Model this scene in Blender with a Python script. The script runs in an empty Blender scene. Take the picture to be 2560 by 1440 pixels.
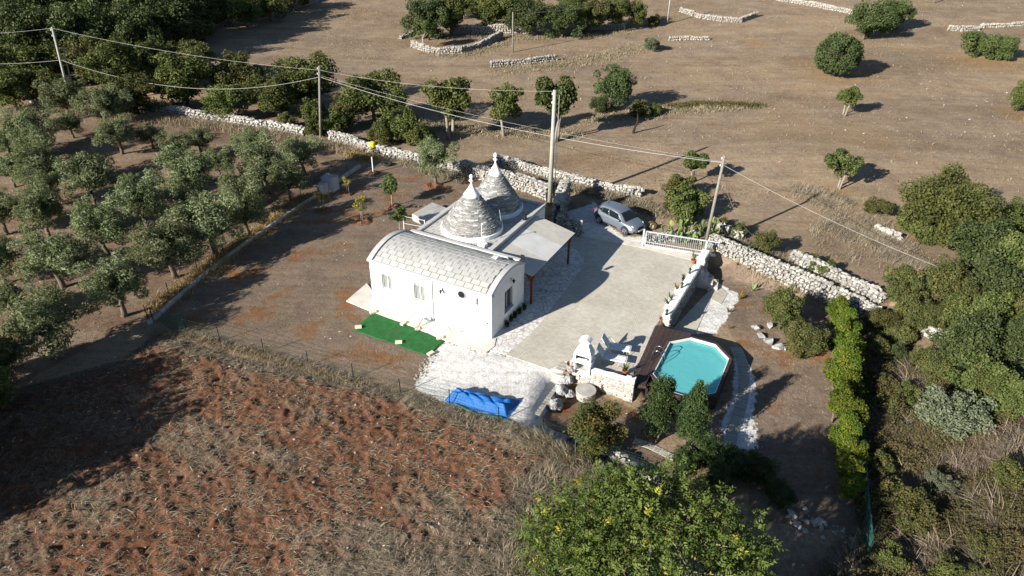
import bpy, bmesh, math, random
import numpy as np
from mathutils import Vector, Matrix

# ------------------------------------------------------------------ camera, sky, sun, exposure
SC = bpy.context.scene
COL = SC.collection
F_PX, CAM_H, PITCH, ROLL = 1775.0, 25.0, math.radians(32.0), math.radians(1.0)
_f = np.array([0, math.cos(PITCH), -math.sin(PITCH)])
_u0 = np.array([0, math.sin(PITCH), math.cos(PITCH)])
_x0 = np.array([1.0, 0, 0])
_R = math.cos(ROLL) * _x0 + math.sin(ROLL) * _u0
_U = math.cos(ROLL) * _u0 - math.sin(ROLL) * _x0
cam = bpy.data.cameras.new('camera')
cam.sensor_width = 36.0
cam.lens = F_PX / 2560 * 36.0
cam.clip_start, cam.clip_end = 0.5, 3000
camo = bpy.data.objects.new('camera', cam)
COL.objects.link(camo)
M = Matrix.Identity(4)
for i in range(3):
    M[i][0], M[i][1], M[i][2] = _R[i], _U[i], -_f[i]
M[2][3] = CAM_H
camo.matrix_world = M
SC.camera = camo

SUN_AZ, SUN_EL = math.radians(39.0), math.radians(24.0)     # direction the light travels, height of the sun
sun_from = Vector((-math.cos(SUN_AZ) * math.cos(SUN_EL), -math.sin(SUN_AZ) * math.cos(SUN_EL), math.sin(SUN_EL)))
W = bpy.data.worlds.new('World')
SC.world = W
W.use_nodes = True
wn = W.node_tree
wn.nodes.clear()
sky = wn.nodes.new('ShaderNodeTexSky')
sky.sky_type = 'NISHITA'
sky.sun_disc = False
sky.sun_elevation = SUN_EL
sky.sun_rotation = math.atan2(sun_from.x, sun_from.y)
sky.air_density, sky.dust_density, sky.ozone_density = 1.0, 0.3, 3.0
bg = wn.nodes.new('ShaderNodeBackground')
bg.inputs[1].default_value = 0.05
wo = wn.nodes.new('ShaderNodeOutputWorld')
wn.links.new(sky.outputs[0], bg.inputs[0])
wn.links.new(bg.outputs[0], wo.inputs[0])
sl = bpy.data.lights.new('sun', 'SUN')
sl.energy = 5.0
sl.angle = math.radians(0.53)
sl.color = (1.0, 0.95, 0.87)
so = bpy.data.objects.new('sun', sl)
COL.objects.link(so)
so.rotation_euler = (-sun_from).to_track_quat('-Z', 'Y').to_euler()
SC.view_settings.view_transform = 'Standard'
SC.view_settings.look = 'None'
SC.view_settings.exposure = 1.15
SC.view_settings.gamma = 1.0
SC.view_settings.use_curve_mapping = False
SC.cycles.max_bounces = 6
SC.cycles.diffuse_bounces = 3
SC.cycles.transparent_max_bounces = 12
SC.cycles.caustics_reflective = False
SC.cycles.caustics_refractive = False

# ------------------------------------------------------------------ numbers
rng = np.random.default_rng(11)
random.seed(5)
PI = math.pi


def G0(px, py, z=0.0):
    d = _f * F_PX + _R * (px - 1280) + _U * (720 - py)
    t = (z - CAM_H) / d[2]
    return np.array([0, 0, CAM_H]) + d * t


def hash2(ix, iy, seed):
    n = (ix.astype(np.int64) * 374761393 + iy.astype(np.int64) * 668265263 + seed * 1442695041) & 0x7fffffff
    n = ((n ^ (n >> 13)) * 1274126177) & 0x7fffffff
    return ((n ^ (n >> 16)) & 0xffff) / 65535.0


def vnoise(x, y, s, seed=0):
    x = np.asarray(x, float) / s
    y = np.asarray(y, float) / s
    ix, iy = np.floor(x), np.floor(y)
    fx, fy = x - ix, y - iy
    fx = fx * fx * (3 - 2 * fx)
    fy = fy * fy * (3 - 2 * fy)
    a, b = hash2(ix, iy, seed), hash2(ix + 1, iy, seed)
    c, d = hash2(ix, iy + 1, seed), hash2(ix + 1, iy + 1, seed)
    return (a * (1 - fx) + b * fx) * (1 - fy) + (c * (1 - fx) + d * fx) * fy


def sdf(poly, x, y):
    """signed distance to a polygon, positive inside"""
    x = np.asarray(x, float)
    y = np.asarray(y, float)
    p = np.asarray(poly, float)[:, :2]
    best = np.full(x.shape, 1e9)
    ins = np.zeros(x.shape, bool)
    n = len(p)
    for i in range(n):
        ax, ay = p[i]
        bx, by = p[(i + 1) % n]
        dx, dy = bx - ax, by - ay
        t = np.clip(((x - ax) * dx + (y - ay) * dy) / (dx * dx + dy * dy + 1e-12), 0, 1)
        best = np.minimum(best, np.hypot(x - ax - t * dx, y - ay - t * dy))
        c = ((ay > y) != (by > y)) & (x < (bx - ax) * (y - ay) / (by - ay + 1e-12) + ax)
        ins ^= c
    return np.where(ins, best, -best)


def sstep(a, b, x):
    t = np.clip((x - a) / (b - a), 0, 1)
    return t * t * (3 - 2 * t)


def P0(*pts):
    return [G0(*p)[:2] for p in pts]


LOW = 0.95
UPPER = P0((1750, 652), (1652, 815), (1597, 958), (1445, 925), (1362, 930), (1268, 900), (1000, 975), (250, 820),
           (880, 370), (1370, 470), (1625, 590))
LOWER = P0((1762, 640), (2230, 770), (2480, 1000), (2400, 1600), (1700, 1600), (1600, 1200), (1345, 1065),
           (1385, 935), (1600, 800))


def hz(x, y):
    x = np.asarray(x, float)
    y = np.asarray(y, float)
    low = sstep(-1.0, 0.8, sdf(LOWER, x, y)) * sstep(0.0, 0.3, -sdf(UPPER, x, y))
    h = -LOW * low
    far = sstep(46, 70, y)
    m = np.exp(-(((x - 28) / 17.0) ** 2 + ((y - 66) / 8.0) ** 2))
    h = h + 0.9 * m + far * (0.5 * (vnoise(x, y, 21.0, 3) - .5) + 1.6 * (vnoise(x, y, 47.0, 4) - .5))
    h = h + sstep(85, 240, y) * 7.0
    return h


def G(px, py, z=None):
    if z is not None:
        return G0(px, py, z)
    z = 0.0
    for _ in range(14):
        p = G0(px, py, z)
        z = 0.4 * z + 0.6 * float(hz(p[0], p[1]))
    p = G0(px, py, z)
    p[2] = float(hz(p[0], p[1]))
    return p


def dist(p):
    return float((np.asarray(p) - np.array([0, 0, CAM_H])) @ _f)


# ------------------------------------------------------------------ objects
def tag(o, label=None, cat=None, group=None, kind=None):
    if label:
        o['label'] = label
    if cat:
        o['category'] = cat
    if group:
        o['group'] = group
    if kind:
        o['kind'] = kind
    return o


def empty(name, loc, rz=0.0, label=None, cat=None, group=None):
    o = bpy.data.objects.new(name, None)
    o.empty_display_size = 0.2
    COL.objects.link(o)
    o.location = [float(c) for c in loc]
    o.rotation_euler = (0, 0, rz)
    return tag(o, label, cat, group)


def npmesh(name, v, f, mat=None, smooth=False, tint=None):
    """mesh from arrays; f is an (m,k) array"""
    v = np.ascontiguousarray(v, np.float32)
    f = np.ascontiguousarray(f, np.int32)
    me = bpy.data.meshes.new(name)
    me.vertices.add(len(v))
    me.vertices.foreach_set('co', v.ravel())
    k = f.shape[1]
    me.loops.add(f.size)
    me.loops.foreach_set('vertex_index', f.ravel())
    me.polygons.add(len(f))
    me.polygons.foreach_set('loop_start', np.arange(0, f.size, k, dtype=np.int32))
    me.polygons.foreach_set('use_smooth', np.full(len(f), smooth, bool))
    if tint is not None:
        a = me.attributes.new('tint', 'FLOAT', 'POINT')
        a.data.foreach_set('value', np.ascontiguousarray(tint, np.float32))
    me.update()
    me.validate()
    if mat:
        me.materials.append(mat)
    return me


def link(name, me, parent=None, loc=None, rot=None, scale=None):
    o = bpy.data.objects.new(name, me)
    COL.objects.link(o)
    o.parent = parent
    if loc is not None:
        o.location = [float(c) for c in loc]
    if rot is not None:
        o.rotation_euler = rot
    if scale is not None:
        o.scale = scale
    return o


class MB:
    """collects simple solids, then links them as one mesh object"""

    def __init__(self):
        self.v, self.f = [], []

    def add(self, vs, fs):
        n = len(self.v)
        self.v += [tuple(map(float, p)) for p in vs]
        self.f += [tuple(i + n for i in q) for q in fs]
        return self

    def box(self, x0, x1, y0, y1, z0, z1):
        vs = [(x, y, z) for z in (z0, z1) for y in (y0, y1) for x in (x0, x1)]
        return self.add(vs, [(0, 2, 3, 1), (4, 5, 7, 6), (0, 1, 5, 4), (2, 6, 7, 3), (0, 4, 6, 2), (1, 3, 7, 5)])

    def bar(self, a, b, w, h, up=(0, 0, 1)):
        a, b = Vector(a), Vector(b)
        d = (b - a).normalized()
        s = d.cross(Vector(up))
        if s.length < 1e-4:
            s = d.cross(Vector((1, 0, 0)))
        s.normalize()
        t = s.cross(d)
        vs = [p + s * sx * w / 2 + t * sz * h / 2 for p in (a, b) for sx, sz in ((-1, -1), (1, -1), (1, 1), (-1, 1))]
        return self.add(vs, [(0, 1, 2, 3), (7, 6, 5, 4), (0, 4, 5, 1), (1, 5, 6, 2), (2, 6, 7, 3), (3, 7, 4, 0)])

    def tube(self, pts, rad, n=8, cap=True):
        pts = [Vector([float(c) for c in p]) for p in pts]
        if not hasattr(rad, '__len__'):
            rad = [rad] * len(pts)
        rings = []
        s = None
        for i, p in enumerate(pts):
            d = (pts[min(i + 1, len(pts) - 1)] - pts[max(i - 1, 0)]).normalized()
            if s is None:
                s = d.orthogonal().normalized()
            s = (s - d * s.dot(d)).normalized()
            t = d.cross(s)
            rings.append([p + (s * math.cos(k * 2 * PI / n) + t * math.sin(k * 2 * PI / n)) * rad[i] for k in range(n)])
        vs = [q for r in rings for q in r]
        fs = []
        for i in range(len(pts) - 1):
            for k in range(n):
                a, b = i * n + k, i * n + (k + 1) % n
                fs.append((a, b, b + n, a + n))
        if cap:
            fs.append(tuple(range(n - 1, -1, -1)))
            fs.append(tuple(range((len(pts) - 1) * n, len(pts) * n)))
        return self.add(vs, fs)

    def lathe(self, prof, c=(0, 0, 0), n=24, sx=1.0, sy=1.0, cap=True):
        vs = []
        for r, z in prof:
            for k in range(n):
                a = k * 2 * PI / n
                vs.append((c[0] + r * sx * math.cos(a), c[1] + r * sy * math.sin(a), c[2] + z))
        fs = []
        for i in range(len(prof) - 1):
            for k in range(n):
                a, b = i * n + k, i * n + (k + 1) % n
                fs.append((a, b, b + n, a + n))
        if cap:
            fs.append(tuple(range(n - 1, -1, -1)))
            fs.append(tuple(range((len(prof) - 1) * n, len(prof) * n)))
        return self.add(vs, fs)

    def prism(self, poly, z0, z1):
        """polygon in xy (ccw), between two heights"""
        n = len(poly)
        vs = [(p[0], p[1], z0) for p in poly] + [(p[0], p[1], z1) for p in poly]
        fs = [tuple(range(n - 1, -1, -1)), tuple(range(n, 2 * n))]
        fs += [(i, (i + 1) % n, n + (i + 1) % n, n + i) for i in range(n)]
        return self.add(vs, fs)

    def extr(self, poly, axis, a, b):
        """polygon extruded along axis 0 (points are y,z) or axis 1 (points are x,z)"""
        n = len(poly)
        mk = (lambda p, t: (t, p[0], p[1])) if axis == 0 else (lambda p, t: (p[0], t, p[1]))
        vs = [mk(p, a) for p in poly] + [mk(p, b) for p in poly]
        fs = [tuple(range(n - 1, -1, -1)), tuple(range(n, 2 * n))]
        fs += [(i, (i + 1) % n, n + (i + 1) % n, n + i) for i in range(n)]
        return self.add(vs, fs)

    def hull(self, c, size, rz=0.0, seed=None):
        v, f = STONES[random.randrange(len(STONES)) if seed is None else seed % len(STONES)]
        cs, sn = math.cos(rz), math.sin(rz)
        vs = []
        for p in v:
            x, y, z = p[0] * size[0], p[1] * size[1], p[2] * size[2]
            vs.append((c[0] + x * cs - y * sn, c[1] + x * sn + y * cs, c[2] + z))
        return self.add(vs, f)

    def mesh(self, name, mat=None, smooth=False):
        me = bpy.data.meshes.new(name)
        me.from_pydata(self.v, [], self.f)
        bm = bmesh.new()
        bm.from_mesh(me)
        bmesh.ops.recalc_face_normals(bm, faces=bm.faces)
        bm.to_mesh(me)
        bm.free()
        if smooth:
            me.polygons.foreach_set('use_smooth', np.ones(len(me.polygons), bool))
        if mat:
            me.materials.append(mat)
        return me

    def build(self, name, mat=None, parent=None, smooth=False, loc=None, rot=None, bevel=0.0):
        o = link(name, self.mesh(name, mat, smooth), parent, loc, rot)
        if bevel:
            b = o.modifiers.new('bevel', 'BEVEL')
            b.width = bevel
            b.segments = 2
            b.limit_method = 'ANGLE'
        return o


def _stone(seed):
    r = np.random.default_rng(seed)
    bm = bmesh.new()
    for _ in range(15):
        p = r.normal(size=3)
        p /= np.abs(p ** 4).sum() ** .25
        p *= r.uniform(.85, 1.05)
        bm.verts.new(p * 0.5)
    bmesh.ops.convex_hull(bm, input=bm.verts)
    for v in [v for v in bm.verts if not v.link_faces]:
        bm.verts.remove(v)
    bm.verts.index_update()
    v = [tuple(q.co) for q in bm.verts]
    f = [tuple(w.index for w in q.verts) for q in bm.faces]
    bm.free()
    return v, f


STONES = [_stone(100 + i) for i in range(12)]


def copy_tree(o, parent=None):
    c = o.copy()
    COL.objects.link(c)
    c.parent = parent
    for ch in o.children:
        copy_tree(ch, c)
    return c


ORD = ['first', 'second', 'third', 'fourth', 'fifth', 'sixth', 'seventh', 'eighth', 'ninth', 'tenth', 'eleventh',
       'twelfth', 'thirteenth', 'fourteenth', 'fifteenth', 'sixteenth', 'seventeenth', 'eighteenth', 'nineteenth',
       'twentieth']

# ------------------------------------------------------------------ materials
def newmat(name):
    m = bpy.data.materials.new(name)
    m.use_nodes = True
    nt = m.node_tree
    nt.nodes.clear()
    out = nt.nodes.new('ShaderNodeOutputMaterial')
    return m, nt, out


def N(nt, t, **kw):
    n = nt.nodes.new(t)
    for k, v in kw.items():
        setattr(n, k, v)
    return n


def ramp(nt, fac, stops):
    r = N(nt, 'ShaderNodeValToRGB')
    cr = r.color_ramp
    while len(cr.elements) < len(stops):
        cr.elements.new(0.5)
    for e, (p, c) in zip(cr.elements, stops):
        e.position = p
        e.color = (*c, 1) if len(c) == 3 else c
    nt.links.new(fac, r.inputs[0])
    return r.outputs[0]


def noise(nt, co, scale, detail=5, rough=.6, dist_=0.0):
    n = N(nt, 'ShaderNodeTexNoise')
    n.inputs['Scale'].default_value = scale
    n.inputs['Detail'].default_value = detail
    n.inputs['Roughness'].default_value = rough
    n.inputs['Distortion'].default_value = dist_
    nt.links.new(co, n.inputs['Vector'])
    return n.outputs['Fac']


def math_(nt, op, a, b=None, clamp=False):
    n = N(nt, 'ShaderNodeMath', operation=op)
    n.use_clamp = clamp
    for i, s in enumerate((a, b)):
        if s is None:
            continue
        if isinstance(s, (int, float)):
            n.inputs[i].default_value = s
        else:
            nt.links.new(s, n.inputs[i])
    return n.outputs[0]


def mixc(nt, fac, a, b, mode='MIX'):
    n = N(nt, 'ShaderNodeMix', data_type='RGBA', blend_type=mode)
    for idx, s in ((0, fac), (6, a), (7, b)):
        if isinstance(s, (int, float)):
            n.inputs[idx].default_value = s
        elif isinstance(s, tuple):
            n.inputs[idx].default_value = (*s, 1)
        else:
            nt.links.new(s, n.inputs[idx])
    return n.outputs[2]


def pos(nt):
    return N(nt, 'ShaderNodeNewGeometry').outputs['Position']


def objco(nt):
    return N(nt, 'ShaderNodeTexCoord').outputs['Object']


def finish(nt, out, col, rough=.9, spec=.3, bump=None, bstr=.3, bdist=.02, metal=0.0):
    b = N(nt, 'ShaderNodeBsdfPrincipled')
    if isinstance(col, tuple):
        b.inputs['Base Color'].default_value = (*col, 1)
    else:
        nt.links.new(col, b.inputs['Base Color'])
    b.inputs['Roughness'].default_value = rough
    b.inputs['Specular IOR Level'].default_value = spec
    b.inputs['Metallic'].default_value = metal
    if bump is not None:
        bn = N(nt, 'ShaderNodeBump')
        bn.inputs['Strength'].default_value = bstr
        bn.inputs['Distance'].default_value = bdist
        nt.links.new(bump, bn.inputs['Height'])
        nt.links.new(bn.outputs[0], b.inputs['Normal'])
    nt.links.new(b.outputs[0], out.inputs[0])
    return b


def mat(name, c1, c2=None, scale=4.0, rough=.9, spec=.25, bump=.3, bscale=None, bdist=.02, rand=0.0, metal=0.0,
        world=True, dirt=None, dirt_scale=.8, dirt_lo=.55, dirt_hi=.75):
    """surface with two tones of noise, optional stains and a tone that differs from piece to piece"""
    m, nt, out = newmat(name)
    co = pos(nt) if world else objco(nt)
    c2 = c2 or tuple(c * .8 for c in c1)
    f = noise(nt, co, scale, 6, .65)
    col = ramp(nt, f, [(.35, c2), (.65, c1)])
    if dirt:
        d = noise(nt, co, dirt_scale, 7, .7)
        col = mixc(nt, ramp(nt, d, [(dirt_lo, (0, 0, 0)), (dirt_hi, (1, 1, 1))]), col, dirt)
    if rand:
        oi = N(nt, 'ShaderNodeObjectInfo').outputs['Random']
        g = math_(nt, 'ADD', math_(nt, 'MULTIPLY', oi, rand), 1 - rand / 2)
        cc = N(nt, 'ShaderNodeCombineColor')
        for i in range(3):
            nt.links.new(g, cc.inputs[i])
        col = mixc(nt, 1.0, col, cc.outputs[0], 'MULTIPLY')
    b = noise(nt, co, bscale or scale * 3, 5, .6) if bump else None
    finish(nt, out, col, rough, spec, b, bump, bdist, metal)
    return m


def leafmat(name, stops, trans=.25, rough=.6, spec=.15, vary=.35):
    m, nt, out = newmat(name)
    at = N(nt, 'ShaderNodeAttribute', attribute_name='tint')
    col = ramp(nt, at.outputs['Fac'], stops)
    oi = N(nt, 'ShaderNodeObjectInfo').outputs['Random']
    g = math_(nt, 'ADD', math_(nt, 'MULTIPLY', oi, vary), 1 - vary / 2)
    hs = N(nt, 'ShaderNodeHueSaturation')
    nt.links.new(math_(nt, 'ADD', math_(nt, 'MULTIPLY', oi, .03), .485), hs.inputs['Hue'])
    nt.links.new(g, hs.inputs['Value'])
    nt.links.new(col, hs.inputs['Color'])
    b = N(nt, 'ShaderNodeBsdfPrincipled')
    nt.links.new(hs.outputs[0], b.inputs['Base Color'])
    b.inputs['Roughness'].default_value = rough
    b.inputs['Specular IOR Level'].default_value = spec
    t = N(nt, 'ShaderNodeBsdfTranslucent')
    nt.links.new(mixc(nt, 1.0, hs.outputs[0], (1.0, 1.0, .55), 'MULTIPLY'), t.inputs[0])
    mx = N(nt, 'ShaderNodeMixShader')
    mx.inputs[0].default_value = trans
    nt.links.new(b.outputs[0], mx.inputs[1])
    nt.links.new(t.outputs[0], mx.inputs[2])
    nt.links.new(mx.outputs[0], out.inputs[0])
    return m


MT = {}
MT['plaster'] = mat('white_plaster', (.76, .75, .73), (.70, .69, .665), 1.5, .85, bump=.35, bscale=6, bdist=.03,
                    dirt=(.52, .49, .44), dirt_scale=.9, dirt_lo=.55, dirt_hi=.85)
MT['limewash'] = mat('rough_limewash', (.80, .79, .76), (.68, .66, .61), 3.0, .9, bump=.8, bscale=7, bdist=.06,
                     dirt=(.5, .45, .38), dirt_scale=2.2, dirt_lo=.58, dirt_hi=.8)
MT['coping'] = mat('pale_concrete', (.46, .45, .435), (.39, .38, .365), 3.0, .9, bump=.3)
MT['tile'] = mat('roof_tile', (.405, .40, .375), (.345, .34, .32), 5.0, .85, bump=.3, bscale=25, bdist=.01, rand=.2,
                 dirt=(.26, .255, .24), dirt_scale=2.6, dirt_lo=.58, dirt_hi=.8)
MT['mortar'] = mat('mortar', (.13, .125, .12), (.10, .095, .09), 6.0, .95)
MT['whitecap'] = mat('whitewash', (.82, .82, .80), (.76, .76, .74), 2.0, .8, bump=.2)
MT['slab_stone'] = None
MT['concrete'] = mat('grey_concrete', (.40, .385, .36), (.30, .29, .27), 2.0, .9, bump=.3, dirt=(.2, .19, .17))
MT['concrete_pale'] = mat('pale_paving', (.60, .565, .50), (.50, .46, .40), 1.4, .9, bump=.4, bscale=9,
                          dirt=(.40, .33, .26), dirt_scale=1.0)
MT['sheet'] = mat('pergola_sheet', (.54, .51, .44), (.46, .43, .37), 1.2, .7, bump=.2, dirt=(.33, .31, .27))
MT['sheet_pale'] = mat('pergola_sheet_pale', (.60, .59, .56), (.53, .52, .49), 1.2, .6, bump=.2, dirt=(.72, .71, .69))
MT['redwood'] = mat('stained_timber', (.20, .055, .022), (.13, .035, .016), 6, .6, bump=.2)
MT['deckwood'] = mat('dark_deck_timber', (.070, .047, .040), (.040, .028, .026), 7, .65, bump=.3, rand=.5)
MT['oldwood'] = mat('weathered_timber', (.30, .26, .21), (.20, .175, .145), 9, .9, bump=.3)
MT['polewood'] = mat('weathered_pole', (.25, .225, .19), (.17, .155, .13), 5, .9, bump=.3)
MT['poleconc'] = mat('concrete_pole', (.33, .33, .295), (.27, .27, .24), 3, .85, bump=.2)
MT['metal_white'] = mat('white_metal', (.75, .75, .74), (.70, .70, .69), 8, .45, spec=.5, bump=0)
MT['metal_grey'] = mat('galvanised', (.40, .42, .44), (.33, .35, .37), 6, .4, spec=.5, bump=0)
MT['chrome'] = mat('polished_steel', (.75, .76, .78), (.7, .7, .72), 6, .18, bump=0, metal=1.0)
MT['black'] = mat('black_metal', (.018, .018, .02), (.012, .012, .014), 6, .5, bump=0)
MT['rubber'] = mat('rubber', (.022, .022, .023), (.016, .016, .017), 6, .85, bump=.1)
MT['wire'] = mat('cable', (.36, .35, .33), (.30, .29, .275), 6, .6, bump=0)
MT['greenwire'] = mat('green_wire', (.03, .07, .055), (.025, .055, .045), 6, .6, bump=0)
MT['terracotta'] = mat('terracotta', (.32, .11, .05), (.24, .08, .04), 6, .85)
MT['pot_dark'] = mat('dark_pot', (.05, .035, .03), (.035, .025, .02), 6, .8)
MT['limestone'] = mat('limestone', (.39, .37, .335), (.27, .257, .23), 2.5, .95, bump=.6, bscale=9, bdist=.03, rand=.45,
                      dirt=(.19, .178, .155), dirt_scale=2.2, dirt_lo=.50, dirt_hi=.70)
MT['limestone_far'] = mat('pale_limestone', (.38, .35, .30), (.25, .23, .20), 2.5, .95, bump=.5, rand=.2,
                          dirt=(.28, .25, .21), dirt_scale=1.3, dirt_lo=.52, dirt_hi=.74)
MT['rock'] = mat('grey_rock', (.40, .395, .385), (.19, .185, .18), 2.2, .95, bump=.9, bscale=5, bdist=.08, rand=.2,
                 dirt=(.12, .115, .11), dirt_scale=2.5, dirt_lo=.56, dirt_hi=.7)
MT['facing'] = mat('pink_white_stone', (.40, .37, .335), (.31, .27, .23), 1.8, .9, bump=.5, rand=.45,
                   dirt=(.34, .19, .11), dirt_scale=1.3, dirt_lo=.6, dirt_hi=.72)
MT['paver'] = mat('stone_paver', (.36, .335, .28), (.29, .27, .225), 5, .9, bump=.4, rand=.2)
MT['grout'] = mat('pale_grout', (.64, .61, .55), (.54, .51, .45), 5, .95)
MT['carpet'] = mat('artificial_turf', (.030, .132, .038), (.021, .098, .029), 3, .95, spec=.1, bump=.8, bscale=40, bdist=.02, dirt=(.05, .085, .035), dirt_scale=1.2)
MT['brick'] = mat('tuff_block', (.60, .55, .43), (.52, .47, .36), 9, .9, rand=.2)
MT['glass'] = mat('window_glass', (.07, .08, .075), (.05, .06, .055), 1, .1, spec=.6, bump=0)
MT['blind'] = mat('pale_shutter', (.20, .22, .185), (.16, .18, .15), 6, .6, bump=0)
MT['bark'] = mat('bark', (.17, .135, .105), (.095, .075, .06), 9, .95, bump=.8, bscale=20, bdist=.03)
MT['bark_pale'] = mat('pale_bark', (.30, .26, .21), (.19, .165, .135), 9, .95, bump=.8, bscale=20, bdist=.03)
MT['bark_dark'] = mat('dark_dead_wood', (.035, .026, .022), (.02, .016, .014), 9, .95, bump=.8, bscale=20)
MT['tarp'] = mat('blue_tarpaulin', (.010, .125, .40), (.008, .095, .32), 2, .6, spec=.25, bump=.5, bscale=5, bdist=.05)
MT['netgreen'] = mat('green_netting', (.025, .115, .095), (.02, .085, .07), 6, .8)
MT['yellow'] = mat('yellow_plastic', (.60, .50, .02), (.5, .4, .02), 4, .5)
MT['plastic_blue'] = mat('pale_blue_plastic', (.45, .62, .62), (.4, .55, .56), 4, .5)
MT['spoolwood'] = mat('spool_wood', (.26, .165, .065), (.19, .12, .05), 7, .85)
MT['char'] = mat('charcoal', (.05, .05, .055), (.03, .03, .03), 12, .95)
MT['sling'] = mat('lounger_sling', (.66, .67, .68), (.60, .61, .62), 9, .8, bump=.15)
MT['earth'] = mat('reddish_earth', (.155, .075, .042), (.105, .052, .03), 3, .95, bump=.7, bscale=9, bdist=.05)
MT['shed'] = mat('grey_white_shed', (.50, .52, .55), (.43, .45, .48), 3, .7)

# leaves
MT['olive'] = leafmat('olive_leaf', [(0, (.085, .105, .045)), (.5, (.150, .175, .082)), (1, (.26, .285, .165))], .25, .6, .12)
MT['oak'] = leafmat('oak_leaf', [(0, (.050, .066, .020)), (.6, (.100, .120, .034)), (1, (.175, .165, .055))], .25, .6, .15)
MT['oak_brown'] = leafmat('turning_oak_leaf', [(0, (.048, .056, .018)), (.6, (.090, .095, .031)), (1, (.165, .13, .047))], .22, .6, .15)
MT['holm'] = leafmat('holm_oak_leaf', [(0, (.033, .050, .018)), (.6, (.066, .090, .031)), (1, (.11, .13, .05))], .2, .6, .15)
MT['green'] = leafmat('fresh_leaf', [(0, (.042, .066, .020)), (.6, (.088, .115, .036)), (1, (.15, .175, .06))], .25)
MT['laurel'] = leafmat('laurel_leaf', [(0, (.018, .032, .010)), (.6, (.038, .060, .016)), (1, (.075, .10, .03))], .15, .5, .2)
MT['hedge'] = leafmat('hedge_leaf', [(0, (.040, .070, .010)), (.55, (.090, .128, .016)), (1, (.19, .185, .022))], .25)
MT['pome'] = leafmat('autumn_bush_leaf', [(0, (.03, .05, .012)), (.5, (.058, .076, .020)), (.8, (.12, .085, .028)), (1, (.20, .11, .04))], .22)
MT['walnut'] = leafmat('walnut_leaf', [(0, (.046, .066, .013)), (.55, (.092, .116, .024)), (.95, (.15, .168, .038)), (1, (.32, .25, .035))], .3, .55, .2)
MT['sage'] = leafmat('grey_green_leaf', [(0, (.065, .080, .042)), (.5, (.115, .130, .075)), (1, (.185, .195, .13))], .2)
MT['cactus'] = leafmat('cactus_pad', [(0, (.08, .13, .035)), (1, (.19, .23, .07))], .02, .6)
MT['agave'] = leafmat('agave_leaf', [(0, (.10, .13, .06)), (1, (.24, .26, .12))], .05, .6)
MT['yellowleaf'] = leafmat('yellowing_leaf', [(0, (.12, .13, .02)), (.6, (.26, .21, .03)), (1, (.34, .24, .05))], .3)
MT['straw'] = leafmat('dry_grass_blade', [(0, (.105, .084, .060)), (.5, (.22, .178, .130)), (1, (.37, .305, .22))], .15, .8, .1, 0)
MT['straw_pale'] = leafmat('pale_grass_blade', [(0, (.17, .135, .09)), (.5, (.27, .22, .15)), (1, (.40, .33, .22))], .15, .8, .1, 0)
MT['straw_gold'] = leafmat('golden_grass_blade', [(0, (.20, .14, .06)), (.5, (.34, .25, .11)), (1, (.46, .36, .17))], .2, .8, .15, 0)
MT['scrub'] = leafmat('scrub_leaf', [(0, (.045, .046, .018)), (.5, (.10, .085, .036)), (1, (.19, .135, .065))], .2, .7, .15, 0)


def cone_material():
    m, nt, out = newmat('weathered_limestone_slab')
    at = N(nt, 'ShaderNodeAttribute', attribute_name='tint')
    col = ramp(nt, at.outputs['Fac'], [(0, (.15, .145, .135)), (.45, (.285, .278, .265)), (.8, (.38, .37, .35)), (1, (.66, .64, .60))])
    d = noise(nt, pos(nt), 3.0, 6, .7)
    col = mixc(nt, ramp(nt, d, [(.52, (0, 0, 0)), (.8, (.7, .7, .7))]), col, (.19, .185, .175))
    finish(nt, out, col, .95, .15, noise(nt, pos(nt), 16, 4), .5, .02)
    return m


MT['slab_stone'] = cone_material()


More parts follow.
